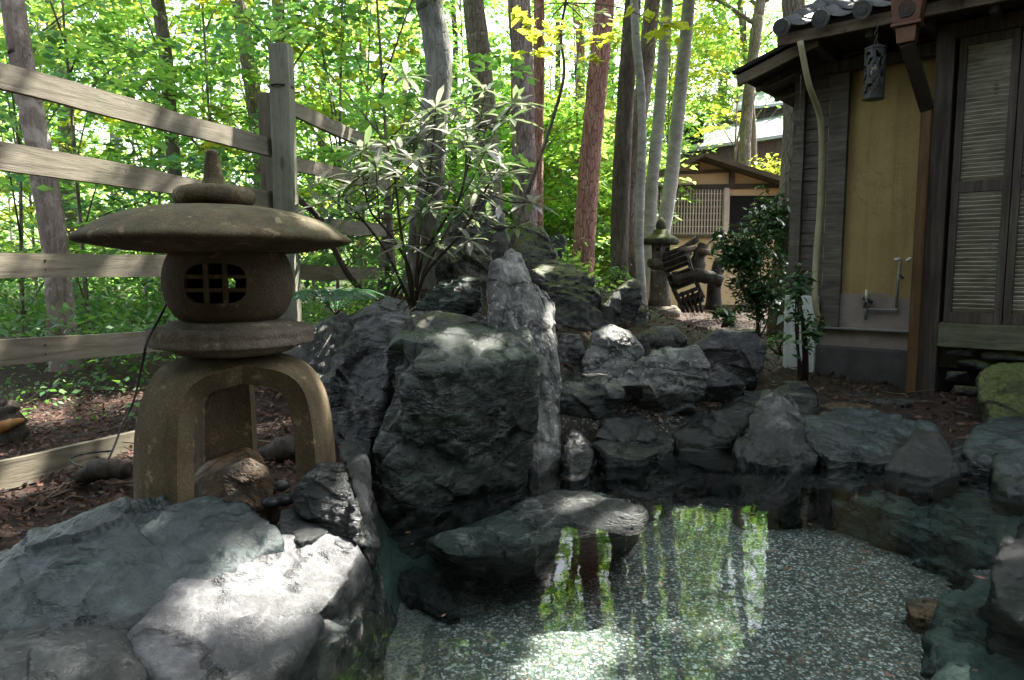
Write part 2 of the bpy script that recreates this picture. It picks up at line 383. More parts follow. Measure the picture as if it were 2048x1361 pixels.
M['plaster_grey'] = simple('stained grey mortar', (0.24, 0.195, 0.165), 0.9, 0.3, 4, 0.3)
M['plaster_hut'] = simple('warm beige plaster', (0.68, 0.47, 0.27), 0.9, 0.12, 2, 0.1)
M['concrete'] = simple('dark footing stone', (0.061, 0.059, 0.056), 0.85, 0.4, 4, 0.4)
M['white_paint'] = simple('dirty white panel', (0.571, 0.586, 0.542), 0.55, 0.22, 5, 0.1)
M['pipe_grey'] = simple('grey steel pipe', (0.200, 0.200, 0.184), 0.4, 0.2, 12, 0.1)
M['white_plastic'] = simple('white tap handle', (0.62, 0.60, 0.52), 0.4, 0.1)
M['iron'] = simple('black cast iron', (0.022, 0.022, 0.022), 0.5, 0.4, 20, 0.3)
M['cable'] = simple('black cable', (0.015, 0.014, 0.013), 0.55, 0.2)
M['copper'] = simple('oxidised copper', (0.112, 0.056, 0.036), 0.45, 0.35, 9, 0.15, metal=0.5)
M['copper_dark'] = simple('blackened copper', (0.028, 0.020, 0.015), 0.45, 0.4, 12, 0.15)
M['bamboo'] = simple('pale bamboo pole', (0.294, 0.266, 0.161), 0.5, 0.2, 10, 0.1)
M['tile'] = simple('grey roof tile', (0.078, 0.081, 0.084), 0.5, 0.35, 10, 0.2)
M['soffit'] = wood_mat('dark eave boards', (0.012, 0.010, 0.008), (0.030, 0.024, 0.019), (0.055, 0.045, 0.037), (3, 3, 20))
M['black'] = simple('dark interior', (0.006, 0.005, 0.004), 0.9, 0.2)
M['metal_roof'] = simple('pale blue metal roof', (0.252, 0.282, 0.300), 0.35, 0.12, 3, 0.05, spec=0.6)
M['bark_shingle'] = wood_mat('mossy bark roof', (0.045, 0.038, 0.028), (0.095, 0.085, 0.062), (0.16, 0.145, 0.11), (3, 14, 14), green=0.35)
M['paper'] = simple('grey window paper', (0.14, 0.135, 0.125), 0.8, 0.15)
M['lattice'] = simple('grey pink lattice', (0.62, 0.50, 0.43), 0.8, 0.15)
M['pebble_grey'] = simple('smooth grey pebble', (0.15, 0.15, 0.165), 0.4, 0.2, 20)
M['pebble_dark'] = simple('smooth dark pebble', (0.03, 0.03, 0.033), 0.35, 0.2, 20)

def bark(name, a, b, c, plates=(7, 7, 1.6), rough=0.9, moss=0.2, bump=0.8, lich=None, edge=0.35):
    t = NT(name); p = t.pos(scale=plates, obj=True); p1 = t.pos(obj=True)
    n1 = t.noise(p, 2.2, 8, 0.65, 0.8); n2 = t.noise(p1, 2.0, 5, 0.6)
    vo = t.n('ShaderNodeTexVoronoi'); vo.feature = 'DISTANCE_TO_EDGE'; vo.inputs['Scale'].default_value = 4.5
    mx = t.n('ShaderNodeMix'); mx.data_type = 'RGBA'; mx.inputs[0].default_value = 0.12
    t.l(p, mx.inputs[6]); t.l(t.n('ShaderNodeTexNoise').outputs['Color'], mx.inputs[7]); t.l(mx.outputs[2], vo.inputs['Vector'])
    col = t.ramp(t.math('ADD', t.math('MULTIPLY', n1, 0.6), t.math('MULTIPLY', n2, 0.4)), [(0.33, a), (0.5, b), (0.68, c)])
    ed = t.ramp(vo.outputs['Distance'], [(0.0, t.g(1)), (0.09, t.g(0))])
    col = t.mix(t.math('MULTIPLY', ed, edge), col, tuple(q * 0.45 for q in a))
    if moss: col = t.mix(t.math('MULTIPLY', t.ramp(t.noise(p1, 3.0, 6, 0.7), [(0.5, t.g(0)), (0.68, t.g(1))]), moss), col, (0.05, 0.062, 0.02))
    if lich: col = t.mix(t.math('MULTIPLY', t.ramp(t.noise(p1, 5.0, 5, 0.6), [(0.52, t.g(0)), (0.62, t.g(1))]), 0.7), col, lich)
    h = t.math('SUBTRACT', n1, t.math('MULTIPLY', ed, edge * 0.9))
    return t.done(t.principled(col, rough, t.bump(h, bump, 0.03), 0.2))
M['bark_pine'] = bark('red pine bark', (0.187, 0.088, 0.066), (0.402, 0.210, 0.164), (0.604, 0.360, 0.281), moss=0.08, edge=0.6)
M['bark_purple'] = bark('purple brown pine bark', (0.135, 0.098, 0.088), (0.304, 0.229, 0.212), (0.473, 0.372, 0.347), moss=0.08, edge=0.6)
M['bark_brown'] = bark('brown bark', (0.114, 0.089, 0.071), (0.244, 0.203, 0.162), (0.389, 0.332, 0.283), moss=0.15, edge=0.6)
M['bark_peel'] = bark('peeling pinkish bark', (0.10, 0.075, 0.062), (0.22, 0.17, 0.145), (0.34, 0.28, 0.245), moss=0.15, edge=0.2, lich=(0.44, 0.38, 0.34))
M['bark_grey'] = bark('mossy grey bark', (0.06, 0.058, 0.05), (0.15, 0.148, 0.13), (0.30, 0.295, 0.27), plates=(7, 7, 2), moss=0.9, edge=0.22)
M['bark_pale'] = bark('pale smooth bark', (0.17, 0.165, 0.145), (0.30, 0.295, 0.265), (0.42, 0.41, 0.38), plates=(3, 3, 6), moss=0.3, bump=0.35, edge=0.0)
M['bark_dark'] = bark('dark bark', (0.048, 0.039, 0.030), (0.112, 0.092, 0.075), (0.210, 0.180, 0.143), moss=0.2)
M['stem'] = simple('dark brown stem', (0.05, 0.036, 0.026), 0.8, 0.3, 20)

def leaf_mat(name, cols, trans, tw=0.45, rough=0.5, spec=0.4):
    t = NT(name); g = t.n('ShaderNodeNewGeometry')
    r = g.outputs['Random Per Island']
    n = len(cols)
    c = t.ramp(r, [((i + 0.5) / n, q) for i, q in enumerate(cols)])
    ct = t.ramp(r, [((i + 0.5) / len(trans), q) for i, q in enumerate(trans)])
    a = t.principled(c, rough, None, spec)
    b = t.n('ShaderNodeBsdfTranslucent'); t.l(ct, b.inputs[0])
    ms = t.n('ShaderNodeMixShader'); ms.inputs[0].default_value = tw
    t.l(a, ms.inputs[1]); t.l(b.outputs[0], ms.inputs[2])
    return t.done(ms.outputs[0])
M['leaf_bright'] = leaf_mat('bright maple leaf', [(0.055, 0.115, 0.038), (0.072, 0.149, 0.043), (0.091, 0.173, 0.064), (0.062, 0.139, 0.064)], [(0.305, 0.577, 0.086), (0.459, 0.716, 0.107), (0.560, 0.762, 0.130), (0.326, 0.623, 0.130)], 0.62)
M['leaf_yellow'] = leaf_mat('yellow green leaf', [(0.10, 0.14, 0.02), (0.12, 0.16, 0.03)], [(0.50, 0.58, 0.05), (0.62, 0.62, 0.06), (0.42, 0.55, 0.05)], 0.6)
M['leaf_mid'] = leaf_mat('mid green leaf', [(0.037, 0.089, 0.040), (0.053, 0.119, 0.047), (0.067, 0.137, 0.064)], [(0.208, 0.478, 0.086), (0.312, 0.597, 0.107), (0.416, 0.656, 0.130)], 0.6)
M['leaf_cool'] = leaf_mat('cool green leaf', [(0.035, 0.089, 0.062), (0.053, 0.113, 0.078), (0.059, 0.119, 0.052)], [(0.190, 0.451, 0.193), (0.285, 0.546, 0.210), (0.332, 0.546, 0.123)], 0.55)
M['leaf_canopy'] = leaf_mat('canopy leaf', [(0.035, 0.07, 0.016), (0.05, 0.09, 0.02)], [(0.07, 0.15, 0.02), (0.12, 0.2, 0.03)], 0.35)
M['leaf_gloss'] = leaf_mat('glossy dark evergreen leaf', [(0.031, 0.077, 0.035), (0.049, 0.112, 0.048), (0.077, 0.154, 0.056)], [(0.056, 0.140, 0.028), (0.098, 0.210, 0.042)], 0.15, 0.22, 0.7)
M['leaf_rhodo'] = leaf_mat('leathery rhododendron leaf', [(0.05, 0.09, 0.05), (0.10, 0.14, 0.085), (0.30, 0.28, 0.27), (0.06, 0.105, 0.06), (0.09, 0.135, 0.08), (0.50, 0.45, 0.47)], [(0.16, 0.26, 0.08), (0.35, 0.40, 0.22), (0.45, 0.46, 0.38)], 0.35, 0.28, 1.0)  # pale pinkish tones paint the leaves' white shine into their colour
M['leaf_low'] = leaf_mat('ground plant leaf', [(0.054, 0.134, 0.046), (0.082, 0.180, 0.054), (0.108, 0.198, 0.064)], [(0.144, 0.360, 0.054), (0.252, 0.504, 0.072)], 0.35)
M['fern'] = leaf_mat('blue green fern frond', [(0.03, 0.085, 0.05), (0.045, 0.11, 0.06)], [(0.07, 0.20, 0.07), (0.10, 0.24, 0.08)], 0.3)
M['litter'] = leaf_mat('dry fallen leaf', [(0.05, 0.024, 0.016), (0.085, 0.042, 0.028), (0.12, 0.066, 0.046), (0.03, 0.018, 0.013), (0.17, 0.11, 0.085), (0.085, 0.036, 0.026), (0.045, 0.025, 0.018)], [(0.2, 0.1, 0.04)], 0.08, 0.8, 0.2)
M['twig'] = simple('grey brown twig', (0.12, 0.095, 0.075), 0.9, 0.35, 20)

def ground_mat():
    t = NT('forest floor'); p = t.pos()
    n1 = t.noise(p, 1.3, 8, 0.65); n2 = t.noise(p, 16, 8, 0.75); n3 = t.noise(p, 70, 5, 0.75)
    col = t.ramp(t.math('ADD', t.math('MULTIPLY', n2, 0.6), t.math('MULTIPLY', n3, 0.4)), [(0.32, (0.008, 0.005, 0.004)), (0.48, (0.030, 0.017, 0.013)), (0.60, (0.07, 0.042, 0.031)), (0.74, (0.14, 0.10, 0.078))])
    at = t.n('ShaderNodeAttribute'); at.attribute_name = 'gravel'
    vo = t.n('ShaderNodeTexVoronoi'); vo.inputs['Scale'].default_value = 55; t.l(p, vo.inputs['Vector'])
    gc = t.ramp(vo.outputs['Color'], [(0.2, (0.05, 0.045, 0.035)), (0.5, (0.15, 0.135, 0.105)), (0.85, (0.30, 0.28, 0.23))])
    gc = t.mix(t.ramp(vo.outputs['Distance'], [(0.25, t.g(0)), (0.5, t.g(1))]), gc, (0.02, 0.02, 0.018))
    col = t.mix(at.outputs['Fac'], col, gc)
    am = t.n('ShaderNodeAttribute'); am.attribute_name = 'moss'
    col = t.mix(t.math('MULTIPLY', am.outputs['Fac'], t.ramp(n2, [(0.4, t.g(0)), (0.55, t.g(1))])), col, t.ramp(n3, [(0.3, (0.02, 0.035, 0.010)), (0.7, (0.075, 0.10, 0.025))]))
    au = t.n('ShaderNodeAttribute'); au.attribute_name = 'under'
    sub = t.ramp(t.noise(t.pos(scale=(2, 2, 5)), 4, 7, 0.6, 0.6), [(0.3, (0.02, 0.046, 0.040)), (0.55, (0.055, 0.105, 0.09)), (0.75, (0.11, 0.17, 0.145))])
    col = t.mix(au.outputs['Fac'], col, sub)
    h = t.math('ADD', n2, t.math('MULTIPLY', n3, 0.6))
    return t.done(t.principled(col, 0.85, t.bump(h, 0.8, 0.03), 0.3))
M['ground'] = ground_mat()

def terrazzo():
    t = NT('washed pebble pool floor'); p = t.pos()
    vo = t.n('ShaderNodeTexVoronoi'); vo.inputs['Scale'].default_value = 84; vo.inputs['Randomness'].default_value = 1.0
    pn = t.n('ShaderNodeTexNoise'); pn.inputs['Scale'].default_value = 30; t.l(p, pn.inputs['Vector'])
    ad = t.n('ShaderNodeMix'); ad.data_type = 'RGBA'; ad.inputs[0].default_value = 0.02; t.l(p, ad.inputs[6]); t.l(pn.outputs['Color'], ad.inputs[7])
    t.l(ad.outputs[2], vo.inputs['Vector'])
    v2 = t.n('ShaderNodeTexVoronoi'); v2.inputs['Scale'].default_value = 52; t.l(ad.outputs[2], v2.inputs['Vector'])
    sel = t.math('GREATER_THAN', t.noise(p, 26, 3, 0.6), 0.53)
    vcol = t.mix(sel, vo.outputs['Color'], v2.outputs['Color']); vdist = t.math('ADD', t.math('MULTIPLY', vo.outputs['Distance'], t.math('SUBTRACT', 1.0, sel)), t.math('MULTIPLY', v2.outputs['Distance'], sel))
    sp = t.n('ShaderNodeSeparateColor'); t.l(vcol, sp.inputs[0])
    c = t.ramp(sp.outputs[0], [(0.0, (0.05, 0.06, 0.055)), (0.20, (0.13, 0.15, 0.14)), (0.30, (0.25, 0.16, 0.12)), (0.42, (0.33, 0.34, 0.32)), (0.54, (0.48, 0.49, 0.47)), (0.74, (0.22, 0.23, 0.21)), (0.84, (0.66, 0.67, 0.65)), (0.93, (0.10, 0.11, 0.10))], 'CONSTANT')
    ed = t.ramp(vdist, [(0.42, t.g(0)), (0.64, t.g(1))])
    c = t.mix(ed, c, (0.075, 0.085, 0.075))
    big = t.noise(p, 1.5, 4, 0.6)
    c = t.mix(t.math('MULTIPLY', t.ramp(big, [(0.4, t.g(0)), (0.7, t.g(1))]), 0.35), c, (0.05, 0.06, 0.045))
    sx = t.n('ShaderNodeSeparateXYZ'); t.l(p, sx.inputs[0])
    ea = t.n('ShaderNodeAttribute'); ea.attribute_name = 'edge'
    silt0 = t.math('ADD', t.math('MULTIPLY', t.math('SUBTRACT', sx.outputs[0], 1.4), 0.7), t.math('MULTIPLY', t.math('SUBTRACT', t.noise(p, 5, 7, 0.7), 0.5), 2.2), clamp=True)
    rim = t.math('ADD', t.math('MULTIPLY', t.math('ADD', ea.outputs['Fac'], 0.10), 5.0), t.math('MULTIPLY', t.math('SUBTRACT', t.noise(p, 14, 7, 0.75), 0.5), 3.0), clamp=True)
    silt = t.math('MAXIMUM', t.math('MULTIPLY', silt0, 0.7), rim)
    c = t.mix(t.math('MULTIPLY', silt, 0.85), c, (0.038, 0.046, 0.036))
    return t.done(t.principled(c, 0.6, t.bump(t.math('SUBTRACT', 1.0, vdist), 0.6, 0.01), 0.3))
M['terrazzo'] = terrazzo()
def sandm():
    t = NT('fine grey pool gravel'); p = t.pos()
    vo = t.n('ShaderNodeTexVoronoi'); vo.inputs['Scale'].default_value = 130; t.l(p, vo.inputs['Vector'])
    c = t.ramp(vo.outputs['Color'], [(0.2, (0.06, 0.062, 0.056)), (0.5, (0.14, 0.14, 0.125)), (0.8, (0.24, 0.24, 0.215))])
    c = t.mix(t.math('MULTIPLY', t.ramp(t.noise(p, 3, 5, 0.6), [(0.35, t.g(0)), (0.65, t.g(1))]), 0.4), c, (0.05, 0.07, 0.06))
    return t.done(t.principled(c, 0.8, t.bump(vo.outputs['Distance'], 0.5, 0.006), 0.3))
M['sand'] = sandm()
def waterm():
    t = NT('still pool water')
    p = t.pos(scale=(1, 1, 1))
    nb = t.bump(t.math('ADD', t.noise(p, 2.2, 2, 0.5), t.math('MULTIPLY', t.noise(p, 9, 2, 0.5), 0.25)), 0.10, 0.02)
    tr = t.n('ShaderNodeBsdfTransparent'); tr.inputs[0].default_value = (0.83, 0.91, 0.885, 1)
    gl = t.n('ShaderNodeBsdfGlossy'); gl.inputs['Roughness'].default_value = 0.025; gl.inputs[0].default_value = (1, 1, 1, 1); t.l(nb, gl.inputs['Normal'])
    fr = t.n('ShaderNodeFresnel'); fr.inputs['IOR'].default_value = 1.33; t.l(nb, fr.inputs['Normal'])
    ms = t.n('ShaderNodeMixShader'); t.l(fr.outputs[0], ms.inputs[0]); t.l(tr.outputs[0], ms.inputs[1]); t.l(gl.outputs[0], ms.inputs[2])
    return t.done(ms.outputs[0])
M['water'] = waterm()

# ------------------------------------------------------------------ terrain and pool
FLOOR = -0.34
BASIN = np.array([PZ(*q, 0.0)[:2] for q in [(300, 1700), (480, 1450), (640, 1240), (720, 1075), (750, 1010), (1065, 925), (1120, 905), (1190, 893), (1350, 883), (1480, 885), (1620, 895), (1780, 910), (1930, 920), (2060, 955), (2300, 1120), (2300, 1700)]])
SLABF = np.array([PZ(*q, 0.15)[:2] for q in [(-300, 1130), (0, 1125), (110, 1105), (230, 1062), (330, 1025), (420, 1005), (505, 1020), (545, 1060), (640, 1070), (705, 1085), (740, 1120), (780, 1600), (-600, 1900)]])
def sdf_poly(X, Yy, poly):
    d = np.full(X.shape, 1e9); inside = np.zeros(X.shape, bool); n = len(poly)
    for i in range(n):
        a = poly[i]; b = poly[(i + 1) % n]; e = b - a
        t = np.clip(((X - a[0]) * e[0] + (Yy - a[1]) * e[1]) / (e @ e), 0, 1)
        d = np.minimum(d, np.hypot(X - a[0] - t * e[0], Yy - a[1] - t * e[1]))
        c = ((a[1] > Yy) != (b[1] > Yy)) & (X < (b[0] - a[0]) * (Yy - a[1]) / (b[1] - a[1] + 1e-12) + a[0])
        inside ^= c
    return np.where(inside, -d, d)
def ground_z(X, Yy):
    X = np.asarray(X, float); Yy = np.asarray(Yy, float); shp = X.shape; X = X.ravel(); Yy = Yy.ravel()
    z = 0.11 + 0.02 * np.clip(Yy - 5, 0, 60)
    z += 0.62 * np.exp(-0.5 * (((X + 0.62) / 0.75) ** 2 + ((Yy - 5.0) / 0.75) ** 2))
    z += 0.80 * np.exp(-0.5 * (((X - 0.35) / 1.0) ** 2 + ((Yy - 7.6) / 1.3) ** 2))
    z += 0.30 * np.exp(-0.5 * (((X - 1.1) / 0.45) ** 2 + ((Yy - 5.1) / 0.4) ** 2))
    z -= 0.09 * np.exp(-0.5 * (((X - 0.9) / 0.6) ** 2 + ((Yy - 3.9) / 0.4) ** 2))
    P = np.stack([X, Yy, 0 * X], 1)
    z += 0.05 * fbm(P, 0.8, 3, 3) + 0.018 * fbm(P, 5.0, 3, 5)
    sl = sdf_poly(X, Yy, SLABF); z -= 0.26 * np.clip((0.02 - sl) / 0.10, 0, 1)
    z -= 0.06 * np.exp(-0.5 * (((X + 1.9) / 0.6) ** 2 + ((Yy - 3.0) / 0.9) ** 2))
    sd = sdf_poly(X, Yy, BASIN)
    sd = np.where((sl < 0.02) & (X > -0.85), np.minimum(sd, 0.0), sd)
    k = np.clip((sd + 0.16) / 0.20, 0, 1); k = k * k * (3 - 2 * k)
    z = (FLOOR - 0.04) * (1 - k) + z * k
    return z.reshape(shp), sd.reshape(shp)
def gz(x, y): return float(ground_z(np.array([x]), np.array([y]))[0][0])

def axis(lo, hi, fine_lo, fine_hi, step, grow=1.12):
    a = list(np.arange(fine_lo, fine_hi + 1e-6, step)); s = step; q = fine_hi
    while q < hi: s *= grow; q += s; a.append(min(q, hi))
    s = step; q = fine_lo
    while q > lo: s *= grow; q -= s; a.insert(0, max(q, lo))
    return np.array(a)
gx = axis(-110, 110, -3.2, 4.2, 0.035); gy = axis(-60, 110, 0.8, 7.0, 0.035)
XX, YY = np.meshgrid(gx, gy)
ZZ, SD = ground_z(XX, YY)
nx, ny = len(gx), len(gy)
idx = np.arange(nx * ny).reshape(ny, nx)
Fq = np.stack([idx[:-1, :-1].ravel(), idx[:-1, 1:].ravel(), idx[1:, 1:].ravel(), idx[1:, :-1].ravel()], 1)
gme = mesh_np('ground', np.stack([XX.ravel(), YY.ravel(), ZZ.ravel()], 1), Fq)
grav = np.clip(1 - np.hypot((XX - 0.75) / 0.9, (YY - 4.15) / 0.75) ** 4, 0, 1)
grav = np.where(SD < 0, 0, grav)
mossv = np.clip(np.exp(-0.5 * (((XX - 0.35) / 1.4) ** 2 + ((YY - 7.4) / 1.6) ** 2)) * 1.4 + 0.6 * np.clip((YY - 10) / 8, 0, 1), 0, 1)
und = np.clip(-SD / 0.05, 0, 1) * (ZZ < 0.02)
for nm, arr in (('gravel', grav), ('moss', mossv), ('under', und)):
    at = gme.attributes.new(nm, 'FLOAT', 'POINT'); at.data.foreach_set('value', arr.ravel().astype(np.float32))
tag(link('ground', gme, M['ground'], smooth=True), kind='structure')

def sheet(name, poly, z, m, th=0.0):
    bm = bmesh.new(); vs = [bm.verts.new((p[0], p[1], z)) for p in poly]; f = bm.faces.new(vs)
    bmesh.ops.triangulate(bm, faces=[f]); bmesh.ops.recalc_face_normals(bm, faces=bm.faces)
    for f in bm.faces:
        if f.normal.z < 0: f.normal_flip()
    me = bpy.data.meshes.new(name); bm.to_mesh(me); bm.free()
    return tag(link(name, me, m), kind='structure')
def smooth_poly(pts, n=6):
    P = np.array(pts); m = len(P); out = []
    for i in range(m):
        a, b, c, d = P[i - 1], P[i], P[(i + 1) % m], P[(i + 2) % m]
        for t in np.linspace(0, 1, n, endpoint=False):
            out.append(0.5 * (2 * b + (c - a) * t + (2 * a - 5 * b + 4 * c - d) * t * t + (3 * b - a - 3 * c + d) * t ** 3))
    return np.array(out)
sheet('pool_gravel_bed', smooth_poly([PZ(*q, FLOOR)[:2] for q in [(620, 1500), (700, 1300), (760, 1140), (740, 1080), (900, 1040), (1100, 975), (1160, 985), (1300, 1010), (1320, 1090), (1000, 1300), (900, 1500)]]), FLOOR + 0.004, M['sand'])
TERR = [(800, 1600), (865, 1400), (905, 1290), (945, 1195), (1020, 1165), (1120, 1130), (1270, 1085), (1285, 1040), (1235, 985), (1300, 953), (1370, 943), (1440, 955), (1560, 1005), (1700, 1072), (1810, 1112), (1850, 1190), (1825, 1260), (1850, 1361), (1880, 1600)]
TP = smooth_poly([PZ(*q, FLOOR)[:2] for q in TERR])
ax = np.arange(-0.5, 3.4, 0.03); ay = np.arange(0.9, 4.0, 0.03); AX, AY = np.meshgrid(ax, ay); AI = np.arange(AX.size).reshape(AX.shape)
sdt = sdf_poly(AX, AY, TP); qq = np.stack([AI[:-1, :-1].ravel(), AI[:-1, 1:].ravel(), AI[1:, 1:].ravel(), AI[1:, :-1].ravel()], 1)
qq = qq[(sdt.ravel()[qq] < 0.12).all(1)]
pme = mesh_np('pool_pebble_floor', np.stack([AX.ravel(), AY.ravel(), np.full(AX.size, FLOOR + 0.010)], 1), qq)
at = pme.attributes.new('edge', 'FLOAT', 'POINT'); at.data.foreach_set('value', sdt.ravel().astype(np.float32))
tag(link('pool_pebble_floor', pme, M['terrazzo']), kind='structure')
sheet('water', [(-1.6, 0.2), (4.2, 0.2), (4.2, 4.6), (-1.6, 4.6)], 0.0, M['water'])

# ------------------------------------------------------------------ rocks
def neighbours_smooth(V, E, it, k=0.5):
    n = len(V); deg = np.zeros(n); np.add.at(deg, E[:, 0], 1); np.add.at(deg, E[:, 1], 1); deg = np.maximum(deg, 1)[:, None]
    for _ in range(it):
        S = np.zeros_like(V); np.add.at(S, E[:, 0], V[E[:, 1]]); np.add.at(S, E[:, 1], V[E[:, 0]])
        V = V * (1 - k) + k * S / deg
    return V
def hull_mesh(groups):
    bm = bmesh.new()
    for pts in groups:
        b2 = bmesh.new()
        for p in pts: b2.verts.new(tuple(p))
        r = bmesh.ops.convex_hull(b2, input=b2.verts)
        dele = [g for g in r['geom_interior'] + r['geom_unused'] if isinstance(g, bmesh.types.BMVert)]
        bmesh.ops.delete(b2, geom=list(set(dele)), context='VERTS')
        me = bpy.data.meshes.new('tmp'); b2.to_mesh(me); b2.free(); bm.from_mesh(me); bpy.data.meshes.remove(me)
    bmesh.ops.recalc_face_normals(bm, faces=bm.faces)
    me = bpy.data.meshes.new('tmp'); bm.to_mesh(me); bm.free(); return me
def voxel(me, size):
    o = bpy.data.objects.new('tmp', me); COL.objects.link(o)
    md = o.modifiers.new('r', 'REMESH'); md.mode = 'VOXEL'; md.voxel_size = size; md.use_smooth_shade = True
    dg = bpy.context.evaluated_depsgraph_get(); dg.update()
    out = bpy.data.meshes.new_from_object(o.evaluated_get(dg), depsgraph=dg)
    bpy.data.objects.remove(o); bpy.data.meshes.remove(me)
    return out
def rock_from_groups(name, groups, m, N=70, amp=1.0, sn=(0.2, 0.1, 1.0), seed=1, smooth=1, label=None, group='rocks around the pool', parent=None, cat='rock', strata=1.0, facets=26, facet_k=1.0):
    allp = np.vstack(groups); dim = allp.max(0) - allp.min(0); size = max(dim.max(), 0.05); small = np.sort(dim)[1]
    me = voxel(hull_mesh(groups), size / N); me.name = name
    n = len(me.vertices); V = np.empty(n * 3); me.vertices.foreach_get('co', V); V = V.reshape(-1, 3)
    E = np.empty(len(me.edges) * 2, np.int32); me.edges.foreach_get('vertices', E); E = E.reshape(-1, 2)
    V = neighbours_smooth(V, E, smooth)
    me.vertices.foreach_set('co', V.ravel()); me.update()
    Nn = np.empty(n * 3); me.vertices.foreach_get('normal', Nn); Nn = Nn.reshape(-1, 3)
    s0 = min(size, small * 1.6)
    sn = np.array(sn, float); sn /= np.linalg.norm(sn)
    Wp = V + 0.045 * s0 * np.stack([fbm(V, 1.6 / s0, 3, seed + 40 + q) for q in range(3)], 1)
    h = Wp @ sn
    rest = Wp - h[:, None] * sn
    lay = vnoise(rest * (1.2 / s0) + (h * 9.0 / s0)[:, None] * sn, seed + 5) + 0.6 * vnoise(rest * (2.2 / s0) + (h * 24.0 / s0)[:, None] * sn, seed + 6)
    lay = np.tanh(lay * 2.2)
    lumps = fbm(V, 2.2 / s0, 4, seed)
    rid = 1 - np.abs(fbm(V, 3.0 / s0, 4, seed + 20)) * 2.6
    fine = fbm(V, 14 / s0, 3, seed + 30)
    steep = 1 - np.abs(Nn @ sn)
    rg_ = np.random.default_rng(seed + 77); K = facets
    fac = 0
    for lev, (kk, aa) in enumerate(((K, 1.0), (K * 5, 0.2))):
        sdv = V[rg_.integers(0, n, kk)]; Wq = V + (0.05 / (lev + 1)) * s0 * np.stack([fbm(V, (3 + 4 * lev) / s0, 2, seed + 60 + q) for q in range(3)], 1)
        dmin = np.full(n, 1e9); lab = np.zeros(n, int)
        for q in range(kk):
            dq = ((Wq - sdv[q]) ** 2).sum(1); mk = dq < dmin; dmin[mk] = dq[mk]; lab[mk] = q
        gr = rg_.normal(size=(kk, 3)); gr /= np.linalg.norm(gr, axis=1)[:, None]; gr = gr * 0.6 + sn * 0.4 * rg_.choice([-1, 1], kk)[:, None]
        pl = ((V - sdv[lab]) * gr[lab]).sum(1) / s0
        fac = fac + aa * (np.clip(pl, -0.12, 0.12) * 0.30 + 0.016 * rg_.uniform(-1, 1, kk)[lab])
    d = 0.010 * s0 + s0 * amp * (facet_k * fac + 0.040 * lumps + strata * 0.015 * lay * (0.35 + 0.65 * steep) - 0.022 * np.clip(rid, 0, 1) ** 3 + 0.014 * fine + 0.006 * fbm(V, 34 / s0, 2, seed + 33))
    V = V + Nn * d[:, None]
    me.vertices.foreach_set('co', V.ravel()); me.update()
    o = link(name, me, m, parent, smooth=True)
    if label: tag(o, label, cat, group)
    return o
def pt(q):
    return PZ(q[0], q[1], q[3]) if len(q) == 4 else PY(q[0], q[1], q[2])
def rock(label, pts, m, thick=0.35, under=0.0, base=None, seed=1, shrink=0.75, N=70, drop=0.4, cat='rock', name='rock', **kw):
    """front points (px, py, depth) or (px, py, None, height); back and buried base are grown from them"""
    groups = []
    for gp in (pts if isinstance(pts[0], list) else [pts]):
        Q = np.array([pt(q) for q in gp])
        if under:   # the lower front leans back under the rock
            z1, z0 = Q[:, 2].max(), Q[:, 2].min(); tt = np.clip((z1 - Q[:, 2]) / (z1 - z0 + 1e-6) - 0.35, 0, 1) / 0.65
            Q = CAM + (Q - CAM) * (1 + under * tt / Q[:, 1])[:, None]
        c = Q.mean(0)
        B = c + (Q - c) * np.array([shrink, 0.9, shrink]) + np.array([(c[0] / max(c[1], 1)) * thick, thick, 0])
        B[:, 2] = np.minimum(B[:, 2], c[2] + (Q[:, 2] - c[2]) * 0.9)
        al = np.vstack([Q, B])
        if base is not None:
            zl = al[:, 2].min(); zh = al[:, 2].max(); low = al[al[:, 2] < zl + drop * (zh - zl)]
            D = low.copy(); D[:, 2] = base; dc = D.mean(0); D = dc + (D - dc) * np.array([0.92, 0.92, 1]); D[:, 1] += 0.03
            al = np.vstack([al, D])
        groups.append(al)
    return rock_from_groups(name, groups, m, N=N, seed=seed, label=label, cat=cat, **kw)

Z = None
def slab(label, top, bottom_z, m, spread=0.03, bottom=None, seed=1, N=120, **kw):
    T = np.array([pt(q) for q in top]); c = T.mean(0)
    if bottom is None:
        B = c + (T - c) * (1 + spread); B[:, 2] = bottom_z
    else:
        B = np.array([pt(q) for q in bottom])
    return rock_from_groups('rock', [np.vstack([T, B])], m, N=N, seed=seed, label=label, **kw)

